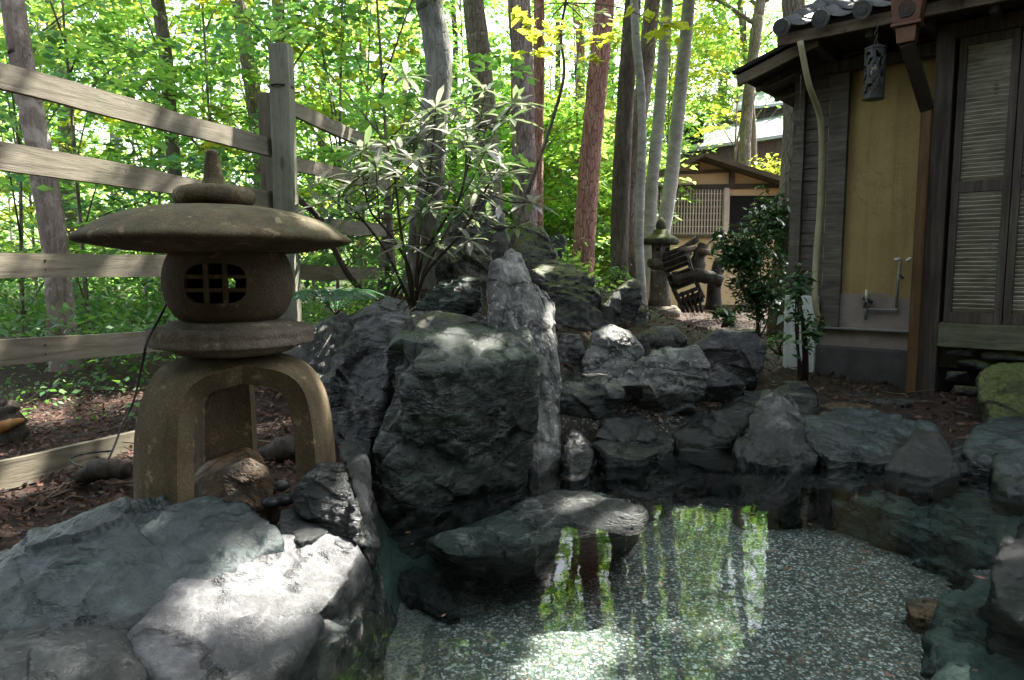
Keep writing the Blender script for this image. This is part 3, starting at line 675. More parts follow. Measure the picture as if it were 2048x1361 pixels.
# front slabs
slab('broad blue grey slab in front of the stone lantern', [(-40, 1118, Z, .19), (110, 1088, Z, .20), (230, 1042, Z, .27), (330, 1003, Z, .31), (420, 983, Z, .31), (505, 1000, Z, .28), (545, 1045, Z, .23), (560, 1085, Z, .19), (400, 1135, Z, .13), (300, 1240, Z, .11), (120, 1310, Z, .10), (-300, 1361, Z, .12), (-260, 1200, Z, .17)], -0.3, M['rock_slab'], seed=11, N=150, sn=(0.35, 0.25, 1), amp=0.55, smooth=2)
slab('bright white sunlit slab at the near pool edge', [(385, 1132, Z, .175), (470, 1095, Z, .185), (560, 1076, Z, .185), (640, 1056, Z, .165), (702, 1072, Z, .14), (722, 1108, Z, .10), (694, 1160, Z, .085), (640, 1235, Z, .06), (560, 1330, Z, .03), (480, 1420, Z, .02), (330, 1380, Z, .07), (245, 1275, Z, .125)], -0.3, M['rock_white'], bottom=[(775, 1150, Z, -.36), (800, 1250, Z, -.36), (730, 1400, Z, -.36), (560, 1560, Z, -.36), (330, 1400, Z, -.3), (250, 1280, Z, -.3), (400, 1130, Z, -.3), (640, 1060, Z, -.3)], seed=12, N=150, sn=(0.6, 0.2, 0.9), amp=0.6, smooth=2)
rock('small blunt pale grey rock at the near corner of the slab', [(-30, 1300, 1.50), (60, 1270, 1.62), (240, 1262, 1.66), (290, 1290, 1.62), (305, 1340, 1.52), (240, 1310, 1.50), (235, 1420, 1.40), (60, 1420, 1.34), (-30, 1420, 1.34), (300, 1400, 1.5)], M['rock_pale'], thick=0.18, base=-0.1, seed=13, amp=0.5, N=90, sn=(0.2, 0.1, 1))
slab('thin blue slate chip wedged beside round pebbles', [(560, 1020, Z, .20), (600, 1010, Z, .20), (655, 1040, Z, .17), (660, 1065, Z, .15), (600, 1085, Z, .16), (560, 1070, Z, .17)], 0.05, M['rock_purple'], seed=14, N=60, amp=0.6)
# dark rock with white rim and its neighbour
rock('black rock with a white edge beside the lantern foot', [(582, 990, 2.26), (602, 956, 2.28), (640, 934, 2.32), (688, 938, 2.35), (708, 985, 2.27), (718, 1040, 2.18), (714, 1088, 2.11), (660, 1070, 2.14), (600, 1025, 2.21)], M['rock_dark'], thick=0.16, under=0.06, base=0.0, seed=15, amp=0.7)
rock('narrow upright grey rock dipping its foot in the pool', [(696, 940, 2.50), (725, 922, 2.54), (737, 980, 2.46), (744, 1060, 2.36), (752, 1140, 2.26), (722, 1090, 2.26), (712, 1000, 2.38)], M['rock_grey'], thick=0.2, base=-0.36, seed=16, amp=0.6)
# stones under and behind the lantern
rock('rust orange stone under the stone lantern', [(375, 975, 2.45), (400, 955, 2.45), (500, 922, 2.5), (538, 945, 2.5), (548, 985, 2.42), (538, 1016, 2.36), (420, 1012, 2.36)], M['rock_brown'], thick=0.3, base=0.05, seed=17, amp=0.25, facet_k=1.6, smooth=1)
rock('flat slate beside the right leg of the lantern', [(680, 895, 2.95), (720, 880, 3.05), (745, 885, 3.05), (735, 912, 2.85), (690, 920, 2.8)], M['rock_purple'], thick=0.2, base=0.05, seed=18, amp=0.5, N=50)
# the big block, its neighbours
rock('huge dark square block rising from the pool', [(800, 700, 3.10), (815, 690, 3.16), (838, 745, 2.92), (920, 742, 2.95), (1000, 730, 3.05), (1068, 716, 3.24), (1050, 668, 3.5), (960, 666, 3.58), (850, 684, 3.48), (748, 900, 2.86), (745, 985, 2.78), (752, 1062, 2.68), (850, 1046, 2.78), (945, 1008, 2.98), (1044, 978, 3.12), (1058, 880, 3.2), (1064, 780, 3.24)], M['rock_green'], under=0.16, thick=0.45, base=-0.38, seed=21, amp=0.85, N=190, facet_k=0.75, strata=0.9, sn=(0.55, 0.1, 0.85), shrink=0.92, drop=0.2, smooth=2)
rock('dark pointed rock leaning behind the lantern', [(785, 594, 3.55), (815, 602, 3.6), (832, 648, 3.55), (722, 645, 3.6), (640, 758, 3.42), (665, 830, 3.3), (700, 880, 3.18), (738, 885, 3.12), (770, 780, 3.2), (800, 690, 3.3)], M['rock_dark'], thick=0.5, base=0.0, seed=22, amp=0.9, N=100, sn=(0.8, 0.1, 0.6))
rock('pale grey rock half hidden by the lantern platform', [(580, 700, 3.9), (620, 660, 3.95), (690, 628, 4.1), (730, 650, 4.0), (700, 740, 3.8), (640, 770, 3.75), (570, 740, 3.8)], M['rock_grey'], thick=0.5, base=0.0, seed=23, amp=0.7)
rock('tall pale grey standing rock in the middle', [[(976, 690, 3.70), (977, 575, 3.76), (988, 535, 3.8), (1008, 504, 3.84), (1024, 500, 3.86), (1044, 512, 3.88), (1056, 560, 3.84), (1088, 640, 3.76), (1092, 760, 3.58)], [(1020, 600, 3.86), (1060, 568, 3.90), (1092, 568, 3.94), (1112, 606, 3.86), (1120, 700, 3.70), (1121, 850, 3.56), (1114, 915, 3.46), (1082, 955, 3.36), (1060, 930, 3.40), (1050, 720, 3.55)], [(976, 690, 3.70), (1060, 600, 3.84), (1100, 640, 3.8), (1112, 910, 3.48), (1070, 930, 3.42), (1000, 800, 3.6)]], M['rock_stand'], thick=0.38, base=-0.3, seed=24, amp=0.7, N=170, facet_k=0.45, strata=2.6, sn=(1, 0.2, 0.08), shrink=0.8)
rock('dark overhanging rock with a pale flat top', [[(838, 615, 4.25), (872, 566, 4.35), (930, 560, 4.4), (962, 560, 4.4), (968, 582, 4.35), (955, 620, 4.3), (915, 600, 4.2), (870, 620, 4.18)], [(880, 600, 4.25), (950, 600, 4.3), (942, 640, 4.25), (890, 645, 4.2)]], M['rock_green'], under=0.20, thick=0.35, base=0.4, seed=25, amp=0.9)
rock('low flat topped brown rock behind the dark block', [(815, 632, 4.0), (870, 622, 4.05), (900, 650, 4.0), (945, 640, 4.05), (975, 665, 3.9), (960, 690, 3.85), (830, 690, 3.8), (810, 670, 3.85)], M['rock_back'], thick=0.4, base=0.2, seed=26, amp=0.6)
rock('small purple stone tucked behind the standing rock', [(935, 640, 4.12), (955, 625, 4.15), (975, 640, 4.1), (975, 668, 4.05), (940, 662, 4.05)], M['rock_purple'], thick=0.2, base=0.4, seed=27, amp=0.6, N=45)
# rear rockery
rock('brown rock under the rhododendron', [(868, 565, 5.35), (885, 480, 5.45), (905, 440, 5.5), (925, 424, 5.5), (955, 455, 5.45), (985, 500, 5.4), (980, 560, 5.3), (930, 585, 5.2)], M['rock_back'], thick=0.6, base=0.5, seed=31, amp=0.9)
rock('tallest triangular back rock with a slanting edge', [(925, 500, 5.95), (940, 410, 6.0), (962, 384, 6.0), (990, 392, 5.98), (1004, 440, 5.95), (1020, 500, 5.9), (1010, 560, 5.8), (940, 560, 5.8)], M['rock_back'], thick=0.5, base=0.5, seed=32, amp=0.7)
rock('rounded rock with a mossy flank by the pine', [(1026, 500, 6.2), (1032, 460, 6.3), (1055, 440, 6.35), (1082, 458, 6.3), (1104, 500, 6.2), (1120, 538, 6.1), (1060, 545, 6.0), (1030, 540, 6.05)], M['rock_mossy'], thick=0.6, base=0.6, seed=33, amp=0.8)
rock('tilted square stone standing in the fern green', [(1102, 475, 8.0), (1125, 468, 8.0), (1133, 482, 8.0), (1124, 502, 7.95), (1105, 502, 7.95)], M['rock_back'], thick=0.25, base=0.6, seed=34, amp=0.4, N=40)
rock('layered rock with yellow moss on its flat top', [[(1066, 545, 5.2), (1075, 535, 5.3), (1170, 543, 5.3), (1188, 555, 5.2), (1160, 600, 5.0), (1085, 600, 5.0)], [(1085, 570, 5.1), (1165, 560, 5.15), (1204, 590, 5.1), (1202, 640, 5.0), (1150, 680, 4.85), (1105, 670, 4.85)]], M['rock_mossy'], under=0.20, thick=0.6, base=0.2, seed=35, amp=1.1, sn=(0.5, 0.1, 0.8))
rock('leaf shaped rock with a grey tip', [(1198, 645, 5.0), (1205, 612, 5.05), (1235, 578, 5.15), (1268, 558, 5.2), (1282, 572, 5.18), (1280, 620, 5.1), (1262, 664, 5.0), (1225, 668, 4.95)], M['rock_mossy'], under=0.15, thick=0.3, base=0.2, seed=36, amp=0.6)
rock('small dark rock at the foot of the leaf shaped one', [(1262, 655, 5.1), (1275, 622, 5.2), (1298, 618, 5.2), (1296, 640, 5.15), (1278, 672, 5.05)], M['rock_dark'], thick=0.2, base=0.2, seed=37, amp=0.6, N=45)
# right hand cascade
rock('purple grey rock beside the standing rock', [(1100, 690, 4.5), (1120, 668, 4.55), (1160, 672, 4.55), (1170, 700, 4.45), (1160, 735, 4.35), (1110, 745, 4.3)], M['rock_purple'], under=0.20, thick=0.4, base=0.0, seed=41, amp=0.7)
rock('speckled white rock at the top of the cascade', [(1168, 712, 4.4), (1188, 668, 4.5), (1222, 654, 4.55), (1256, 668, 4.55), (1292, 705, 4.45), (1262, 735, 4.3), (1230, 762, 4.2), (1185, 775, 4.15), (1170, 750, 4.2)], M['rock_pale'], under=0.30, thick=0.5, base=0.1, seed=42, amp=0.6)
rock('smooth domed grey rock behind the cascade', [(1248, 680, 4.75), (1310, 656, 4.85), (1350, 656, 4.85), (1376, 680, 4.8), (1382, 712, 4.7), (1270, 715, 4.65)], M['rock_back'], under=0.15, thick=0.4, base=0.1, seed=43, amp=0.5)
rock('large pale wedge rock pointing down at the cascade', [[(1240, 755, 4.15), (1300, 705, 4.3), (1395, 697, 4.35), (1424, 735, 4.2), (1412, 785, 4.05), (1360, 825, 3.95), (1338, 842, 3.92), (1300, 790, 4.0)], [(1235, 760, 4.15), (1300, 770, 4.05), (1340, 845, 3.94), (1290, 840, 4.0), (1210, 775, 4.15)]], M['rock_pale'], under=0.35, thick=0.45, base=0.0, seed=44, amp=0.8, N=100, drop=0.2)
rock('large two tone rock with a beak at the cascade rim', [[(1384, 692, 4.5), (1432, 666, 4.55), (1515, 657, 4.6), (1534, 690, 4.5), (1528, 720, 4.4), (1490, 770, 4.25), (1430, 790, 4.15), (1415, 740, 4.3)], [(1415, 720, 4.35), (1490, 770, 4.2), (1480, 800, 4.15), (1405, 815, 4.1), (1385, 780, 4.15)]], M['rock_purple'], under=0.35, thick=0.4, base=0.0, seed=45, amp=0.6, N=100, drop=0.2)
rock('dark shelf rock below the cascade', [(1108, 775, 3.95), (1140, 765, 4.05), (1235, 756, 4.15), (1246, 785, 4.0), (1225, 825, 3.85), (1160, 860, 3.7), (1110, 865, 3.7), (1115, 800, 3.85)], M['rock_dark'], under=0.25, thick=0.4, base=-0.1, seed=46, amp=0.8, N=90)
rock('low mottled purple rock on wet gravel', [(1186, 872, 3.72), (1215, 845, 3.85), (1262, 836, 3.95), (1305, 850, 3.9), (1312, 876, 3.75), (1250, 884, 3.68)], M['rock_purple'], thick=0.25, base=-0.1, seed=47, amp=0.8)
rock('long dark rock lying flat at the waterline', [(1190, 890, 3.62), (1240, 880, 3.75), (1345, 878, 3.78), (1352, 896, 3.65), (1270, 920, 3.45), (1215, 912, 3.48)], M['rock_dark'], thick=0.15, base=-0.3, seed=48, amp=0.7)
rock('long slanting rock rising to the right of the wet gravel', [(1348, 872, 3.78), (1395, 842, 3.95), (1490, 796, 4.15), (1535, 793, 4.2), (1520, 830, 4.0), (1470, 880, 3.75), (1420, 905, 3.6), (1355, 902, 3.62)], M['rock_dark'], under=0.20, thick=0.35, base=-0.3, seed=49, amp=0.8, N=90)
rock('conical grey rock standing at the waterline', [(1472, 905, 3.55), (1500, 835, 3.68), (1535, 792, 3.78), (1562, 786, 3.8), (1598, 830, 3.72), (1618, 890, 3.58), (1610, 925, 3.46), (1545, 935, 3.4), (1490, 925, 3.45)], M['rock_grey'], thick=0.35, base=-0.36, seed=50, amp=0.7, N=90, sn=(0.3, 0, 1))
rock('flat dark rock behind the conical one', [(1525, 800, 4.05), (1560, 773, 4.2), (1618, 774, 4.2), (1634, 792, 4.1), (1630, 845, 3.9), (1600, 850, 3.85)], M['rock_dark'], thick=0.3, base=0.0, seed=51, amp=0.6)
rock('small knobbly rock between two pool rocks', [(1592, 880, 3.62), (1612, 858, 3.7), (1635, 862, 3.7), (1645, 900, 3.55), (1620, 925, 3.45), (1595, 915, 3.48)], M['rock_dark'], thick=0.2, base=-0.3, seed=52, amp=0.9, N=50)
rock('long flat topped grey rock below the house', [(1610, 850, 3.78), (1650, 826, 3.95), (1760, 830, 3.95), (1860, 862, 3.8), (1885, 890, 3.62), (1860, 915, 3.48), (1760, 925, 3.45), (1660, 920, 3.46), (1620, 885, 3.58)], M['rock_slab'], thick=0.2, base=-0.36, seed=53, amp=0.8, N=100)
rock('pyramid rock standing in the pool margin', [(1772, 938, 3.42), (1800, 900, 3.48), (1838, 865, 3.55), (1880, 876, 3.52), (1905, 905, 3.45), (1915, 950, 3.32), (1850, 955, 3.3)], M['rock_grey'], thick=0.25, base=-0.36, seed=54, amp=0.5)
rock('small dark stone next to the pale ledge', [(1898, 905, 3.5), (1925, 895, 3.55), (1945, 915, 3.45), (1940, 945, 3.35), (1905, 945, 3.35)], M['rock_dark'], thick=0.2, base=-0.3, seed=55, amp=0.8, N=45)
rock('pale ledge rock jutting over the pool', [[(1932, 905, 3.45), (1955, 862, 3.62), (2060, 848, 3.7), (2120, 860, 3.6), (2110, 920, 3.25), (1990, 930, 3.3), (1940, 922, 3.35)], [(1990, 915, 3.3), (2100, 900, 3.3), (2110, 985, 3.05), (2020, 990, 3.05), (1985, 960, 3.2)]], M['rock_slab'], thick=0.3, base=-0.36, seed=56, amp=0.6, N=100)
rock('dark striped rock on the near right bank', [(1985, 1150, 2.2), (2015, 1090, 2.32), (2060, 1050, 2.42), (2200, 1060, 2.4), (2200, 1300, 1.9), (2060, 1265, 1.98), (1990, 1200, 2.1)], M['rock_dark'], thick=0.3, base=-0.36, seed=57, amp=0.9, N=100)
rock('rounded moss covered boulder beside the house', [(1952, 765, 4.1), (1962, 745, 4.15), (1985, 738, 4.2), (2090, 735, 4.25), (2110, 860, 4.0), (1995, 850, 3.9), (1985, 842, 3.92), (1965, 800, 4.0)], M['rock_moss_full'], thick=0.4, base=0.0, seed=58, amp=0.5, smooth=8)
rock('pale wet cone of rock with a glint of sun', [(1122, 925, 3.55), (1128, 880, 3.65), (1142, 860, 3.7), (1165, 872, 3.66), (1190, 905, 3.58), (1180, 935, 3.45), (1140, 950, 3.38)], M['rock_pale'], thick=0.2, base=-0.36, seed=59, amp=0.6)
# stones under the water
slab('flat dark schist slab just breaking the water, tilted up to one end', [(862, 1088, Z, -.05), (950, 1050, Z, -.02), (1100, 990, Z, .015), (1180, 990, Z, .03), (1280, 1032, Z, .02), (1268, 1060, Z, -.02), (1010, 1110, Z, -.05), (900, 1112, Z, -.06)], -0.36, M['rock_tilt'], bottom=[(890, 1125, Z, -.34), (1005, 1170, Z, -.34), (1262, 1096, Z, -.34), (1250, 1000, Z, -.36), (1000, 1020, Z, -.36), (870, 1090, Z, -.34)], seed=61, N=130, amp=0.55, facet_k=0.6, sn=(0.2, -0.3, 1), group='stones under the water')
slab('small submerged dark stone on the fine gravel', [(800, 1145, Z, -.24), (835, 1133, Z, -.23), (880, 1165, Z, -.24), (918, 1210, Z, -.26), (895, 1225, Z, -.28), (820, 1185, Z, -.27)], -0.36, M['rock_dark'], seed=62, N=60, group='stones under the water')
slab('submerged green stone below the pale wet cone', [(1170, 930, Z, -.10), (1225, 945, Z, -.14), (1265, 975, Z, -.2), (1240, 995, Z, -.22), (1185, 985, Z, -.18), (1140, 960, Z, -.12)], -0.38, M['rock_sub'], seed=63, N=60, group='stones under the water')
slab('long submerged green ledge along the far pool side', [(1200, 925, Z, -0.14), (1400, 905, Z, -0.10), (1560, 940, Z, -0.09), (1700, 945, Z, -0.09), (1720, 965, Z, -0.16), (1540, 975, Z, -0.20), (1400, 935, Z, -0.18), (1270, 945, Z, -0.24)], -0.38, M['rock_sub'], seed=64, N=110, group='stones under the water', spread=0.05)
slab('wide submerged ledge below the pale ledge rock', [(1640, 965, Z, -0.12), (1800, 955, Z, -0.10), (2000, 985, Z, -0.10), (2080, 1060, Z, -0.12), (2000, 1120, Z, -0.18), (1870, 1080, Z, -0.20), (1720, 1030, Z, -0.22)], -0.38, M['rock_sub'], seed=65, N=110, group='stones under the water', spread=0.06)
slab('submerged green bank in the near right corner', [(1900, 1180, Z, -0.20), (2000, 1130, Z, -0.18), (2100, 1200, Z, -0.16), (2100, 1420, Z, -0.18), (1880, 1420, Z, -0.26), (1862, 1290, Z, -0.28)], -0.38, M['rock_sub'], seed=66, N=90, group='stones under the water', spread=0.06)
slab('small brown leaf covered stone on the pool floor at the right', [(1815, 1208, Z, -.26), (1845, 1195, Z, -.24), (1880, 1205, Z, -.25), (1915, 1225, Z, -.27), (1880, 1245, Z, -.27), (1825, 1232, Z, -.27)], -0.36, M['rock_brown'], seed=67, N=50, group='stones under the water')
# pebbles by the lantern
for k, (px, py, r, mt, lb) in enumerate([(543, 1006, .028, 'pebble_dark', 'dark round pebble at the foot of the rust orange stone'), (537, 982, .026, 'pebble_dark', 'black round pebble touching the rust orange stone'), (562, 972, .027, 'pebble_grey', 'grey round pebble nearest the black rock'), (606, 1014, .024, 'pebble_grey', 'pale grey pebble resting on the slate chip'), (570, 1000, .030, 'pebble_dark', 'largest black pebble between the rocks')]):
    b = MB(); p = PZ(px, py, 0.19)
    pr = [(r * math.sin(a), -r * 0.75 * math.cos(a)) for a in np.linspace(0.05, math.pi - 0.05, 12)]
    b.lathe(pr, p, 20, 1.15, 0.95); tag(b.build('pebble', M[mt], smooth=True), lb, 'pebble', 'round pebbles by the lantern')

# ------------------------------------------------------------------ stone lantern
def boolean(o, cut, op='DIFFERENCE'):
    md = o.modifiers.new('b', 'BOOLEAN'); md.object = cut; md.operation = op; md.solver = 'EXACT'
    dg = bpy.context.evaluated_depsgraph_get(); dg.update()
    me = bpy.data.meshes.new_from_object(o.evaluated_get(dg), depsgraph=dg); o.modifiers.remove(md)
    old = o.data; o.data = me; bpy.data.meshes.remove(old); cm = cut.data; bpy.data.objects.remove(cut); bpy.data.meshes.remove(cm)
def lathe_arc(c, prof, seg=96):
    return MB().lathe(prof, c, seg)
def roughen(o, amp, sc, seed=0):
    me = o.data; n = len(me.vertices); V = np.empty(n * 3); me.vertices.foreach_get('co', V); V = V.reshape(-1, 3)
    N = np.empty(n * 3); me.vertices.foreach_get('normal', N); N = N.reshape(-1, 3)
    V += N * (amp * fbm(V, sc, 4, seed))[:, None]; me.vertices.foreach_set('co', V.ravel()); me.update()
def arc_prof(pts, n=40):
    p = spline([(a, b, 0) for a, b in pts], n); return [(max(0.0005, q[0]), q[1]) for q in p]
LX, LY = -1.00, 2.50
lan = thing('stone_lantern', 'large mossy stone lantern with a wide round cap on arched legs', 'stone lantern', (LX, LY, 0.12))
c0 = (LX, LY, 0)
# cap
hx = -1.035
prof = [(0.0005, 1.056), (0.20, 1.057), (0.30, 1.066), (0.40, 1.084), (0.444, 1.092), (0.4525, 1.096), (0.4555, 1.103), (0.4535, 1.111), (0.442, 1.121)] + arc_prof([(0.425, 1.130), (0.372, 1.163), (0.312, 1.187), (0.254, 1.202), (0.19, 1.214), (0.127, 1.221), (0.10, 1.223)], 30) + [(0.0005, 1.225)]
o = lathe_arc((hx, LY, 0), prof, 128).build('cap', M['granite_hat'], lan, True); roughen(o, 0.005, 7, 3)
ringp = [(0.0005, 1.222), (0.10, 1.222), (0.122, 1.226), (0.133, 1.240), (0.135, 1.256), (0.130, 1.272), (0.115, 1.286), (0.09, 1.293), (0.05, 1.296), (0.0005, 1.297)]
o = lathe_arc((-1.045, LY, 0), ringp, 64).build('ring', M['granite_hat'], lan, True); roughen(o, 0.004, 18, 4)
fin = [(0.0005, 1.29), (0.050, 1.292), (0.038, 1.303), (0.033, 1.32), (0.031, 1.345), (0.026, 1.375), (0.022, 1.40), (0.020, 1.412), (0.012, 1.417), (0.0005, 1.418)]
o = lathe_arc((-1.048, LY, 0), fin, 32).build('finial', M['granite_hat'], lan, True); roughen(o, 0.002, 30, 5)
# fire box with a lattice window
outer = [(0.140, 0.821)] + arc_prof([(0.158, 0.822), (0.186, 0.846), (0.210, 0.895), (0.219, 0.955), (0.212, 1.01), (0.196, 1.05), (0.175, 1.075)], 26)
inner = arc_prof([(0.150, 1.072), (0.165, 1.04), (0.178, 0.99), (0.180, 0.945), (0.172, 0.89), (0.150, 0.845)], 20)
b = MB(); seg = 128; P = outer + inner; n = len(P); V = []
for r, z in P:
    for k in range(seg):
        a = 2 * math.pi * k / seg; V.append((LX - 0.006 + r * math.cos(a), LY + r * math.sin(a), z))
b.add(V, [(i * seg + k, i * seg + (k + 1) % seg, ((i + 1) % n) * seg + (k + 1) % seg, ((i + 1) % n) * seg + k) for i in range(n) for k in range(seg)])
fire = b.build('fire_box', M['granite'], lan, True)
def stadium(hw, hh, y0, y1, zc, ang, n=10, e=3.2):
    pts = []
    for k in range(48):
        t = 2 * math.pi * k / 48; c, s = math.cos(t), math.sin(t)
        pts.append((hw * abs(c) ** (2 / e) * np.sign(c), hh * abs(s) ** (2 / e) * np.sign(s)))
    ca, sa = math.cos(ang), math.sin(ang); V = []
    for y in (y0, y1):
        for x, z in pts: V.append((LX - 0.006 + x * ca - y * sa, LY + x * sa + y * ca, zc + z))
    m_ = len(pts)
    return MB().add(V, [(k, (k + 1) % m_, m_ + (k + 1) % m_, m_ + k) for k in range(m_)] + [tuple(range(m_))[::-1], tuple(m_ + k for k in range(m_))])
WA = math.radians(9)     # the window looks towards the camera, turned a little
boolean(fire, stadium(0.098, 0.066, -0.4, 0.0, 0.955, WA).build('cutter', None))
boolean(fire, stadium(0.020, 0.022, 0.0, 0.4, 0.945, WA + 0.22).build('cutter', None))
for p_ in fire.data.polygons: p_.use_smooth = False
if not fire.data.materials: fire.data.materials.append(M['granite'])
lat = MB(); ca, sa = math.cos(WA), math.sin(WA); R = np.array([[ca, -sa, 0], [sa, ca, 0], [0, 0, 1]])
for x in (-0.030, 0.030): lat.box(np.array([LX - 0.006, LY, 0.955]) + R @ np.array([x, -0.186, 0]), (0.015, 0.024, 0.136), R)
for z in (-0.022, 0.022): lat.box(np.array([LX - 0.006, LY, 0.955 + z]) + R @ np.array([0, -0.183, 0]), (0.198, 0.016, 0.014), R)
lat.build('lattice', M['granite'], fire, bevel=0.003)
# platform
plat = [(0.0005, 0.700), (0.13, 0.700), (0.17, 0.703), (0.205, 0.716), (0.225, 0.733), (0.268, 0.737), (0.277, 0.743), (0.279, 0.775), (0.276, 0.796), (0.268, 0.801), (0.225, 0.803), (0.217, 0.812), (0.205, 0.819), (0.16, 0.823), (0.0005, 0.823)]
o = lathe_arc((LX, LY, 0), plat, 96).build('platform', M['granite_chisel'], lan, True); roughen(o, 0.002, 20, 6)
md = o.modifiers.new('e', 'EDGE_SPLIT'); md.split_angle = math.radians(40)
# arched legs
def leg_mesh(th0, half, sgn):
    S = 34; T = 14
    prof = spline([(0.02, 0.700, 0), (0.12, 0.697, 0), (0.20, 0.682, 0), (0.265, 0.640, 0), (0.312, 0.560, 0), (0.335, 0.45, 0), (0.345, 0.30, 0), (0.350, 0.10, 0)], S)
    tan = np.gradient(prof, axis=0); nr = np.stack([tan[:, 1], -tan[:, 0]], 1); nr /= np.linalg.norm(nr, axis=1)[:, None]
    thick = np.interp(np.linspace(0, 1, S), [0, 0.35, 0.6, 1], [0.060, 0.075, 0.085, 0.085])
    V = []
    for lay in (0, 1):
        for i in range(S):
            s = i / (S - 1)
            q = np.clip((s - 0.28) / 0.30, 0, 1)
            wv = half * (0.33 + 0.67 * (1 - q) ** 2.7)
            r = prof[i, 0] + nr[i, 0] * thick[i] * lay; z = prof[i, 1] + nr[i, 1] * thick[i] * lay
            if lay and r < 0.004: r = 0.004
            for j in range(T + 1):
                th = th0 + wv * (2 * j / T - 1)
                V.append((LX + r * math.cos(th), LY + r * math.sin(th), z))
    W = T + 1; Fs = []
    for lay in (0, 1):
        o_ = lay * S * W
        for i in range(S - 1):
            for j in range(T):
                f = (o_ + i * W + j, o_ + i * W + j + 1, o_ + (i + 1) * W + j + 1, o_ + (i + 1) * W + j); Fs.append(f if lay == 0 else f[::-1])
    o1 = S * W
    for i in range(S - 1):
        for j in (0, T):
            Fs.append((i * W + j, (i + 1) * W + j, o1 + (i + 1) * W + j, o1 + i * W + j))
    for j in range(T):
        Fs.append((j, j + 1, o1 + j + 1, o1 + j)); Fs.append(((S - 1) * W + j, (S - 1) * W + j + 1, o1 + (S - 1) * W + j + 1, o1 + (S - 1) * W + j))
    return V, Fs
for a in (240, 358, 119):
    V, Fs = leg_mesh(math.radians(a), math.radians(60), 1)
    o = MB().add(V, Fs).build('leg', M['granite_leg'], lan, True)
    md = o.modifiers.new('e', 'EDGE_SPLIT'); md.split_angle = math.radians(45)

# black cable from the lantern
b = MB(); b.tube(spline([PY(335, 600, 2.52), PY(325, 625, 2.35), PY(296, 680, 2.20), PY(285, 725, 2.3), PZ(268, 800, .42), PZ(245, 850, .30), PZ(212, 925, .16), PZ(170, 935, .15), PZ(140, 920, .16), PZ(170, 908, .15), PZ(225, 902, .16)], 70), 0.0045, 8)
tag(b.build('cable', M['cable'], smooth=True), 'thin black cable hanging from the lantern to the litter', 'cable')

# ------------------------------------------------------------------ fence
def plank(a, b, wd, th, m, parent, name, seed):
    """a sawn board from a to b with slightly waney edges, grain along local z"""
    a = np.array(a); b_ = np.array(b); L = np.linalg.norm(b_ - a); t = (b_ - a) / L; n = 40
    me_v = []; prof = [(-wd / 2, -th / 2), (wd / 2, -th / 2), (wd / 2, th / 2), (-wd / 2, th / 2)]
    S = np.linspace(0, L, n); rr = np.random.default_rng(seed)
    e1 = fbm(np.stack([S * 2, S * 0, S * 0], 1), 1.0, 3, seed) * 0.012; e2 = fbm(np.stack([S * 2, S * 0, S * 0], 1), 1.0, 3, seed + 9) * 0.010
    for i, s in enumerate(S):
        for x, y in prof:
            dx = e1[i] if x > 0 else e2[i]
            me_v.append((x + dx, y, s))
    Fs = [(i * 4 + k, i * 4 + (k + 1) % 4, (i + 1) * 4 + (k + 1) % 4, (i + 1) * 4 + k) for i in range(n - 1) for k in range(4)] + [(3, 2, 1, 0), tuple((n - 1) * 4 + k for k in range(4))]
    o = MB().add(me_v, Fs).build(name, m, None)
    up = np.array([0, 0, 1.0]); x = up - t * (up @ t); x /= np.linalg.norm(x); y = np.cross(t, x)
    Mx = Matrix(((x[0], y[0], t[0], a[0]), (x[1], y[1], t[1], a[1]), (x[2], y[2], t[2], a[2]), (0, 0, 0, 1)))
    o.parent = parent; o.matrix_parent_inverse = (Matrix.Translation(parent.location)).inverted(); o.matrix_basis = Mx
    return o
YL, YP = 2.85, 4.63
fen = thing('wooden_fence', 'weathered plank fence running from the near left to the tall post', 'fence', (PY(0, 700, YL)[0], YL, 0.1))
def fline(px):   # depth of the first fence run at a picture column
    return 1.0 / (1 / YL + (1 / YP - 1 / YL) * px / 545.0)
for k, (y0, x1, y1, wd) in enumerate([(152, 545, 297, .105), (312, 545, 402, .105), (530, 545, 535, .105), (706, 545, 665, .110), (950, 400, 855, .125)]):
    x0 = -260; ya = y0 + (y1 - y0) * (x0 - 0) / (x1 - 0)
    Y0, Y1 = fline(x0), fline(x1)
    A = PY(0, y0, fline(0)); B = PY(x1, y1, Y1); d = B - A
    A2 = A - d * 0.22; B2 = A + d * 0.995
    plank(A2, B2, wd, 0.034, M['rail'], fen, 'rail', 70 + k)
def nails(Y, cols, rows, parent, y_of):
    for px in cols:
        for k in rows:
            for dy in (-9, 9):
                p = PY(px, y_of(k, px) + dy, fline(px)); n = np.array([0.0, 0, 0]) - np.array([p[0], p[1], 0]); n /= np.linalg.norm(n)
                q = p + n * 0.018; b = MB(); b.tube([q, q + n * 0.006], 0.005, 8); b.build('nail', M['iron'], parent)
def postm(px, py_top, Y, wd, m, parent, zb=0.0, seed=0, lean=0.0):
    T = PY(px, py_top, Y); b = MB(); n = 16; V = []
    for i in range(n):
        z = zb + (T[2] - zb) * i / (n - 1)
        for sx, sy in ((-1, -1), (1, -1), (1, 1), (-1, 1)):
            V.append((T[0] + lean * (z - T[2]) + sx * wd / 2 * (1 + 0.03 * math.sin(i * 1.7 + seed)), T[1] + sy * wd / 2, z))
    b.add(V, [(i * 4 + k, i * 4 + (k + 1) % 4, (i + 1) * 4 + (k + 1) % 4, (i + 1) * 4 + k) for i in range(n - 1) for k in range(4)] + [(3, 2, 1, 0), tuple((n - 1) * 4 + k for k in range(4))])
    return b.build('post', m, parent, bevel=0.006)
postm(532, 188, 4.85, 0.085, M['rail'], fen, seed=2)
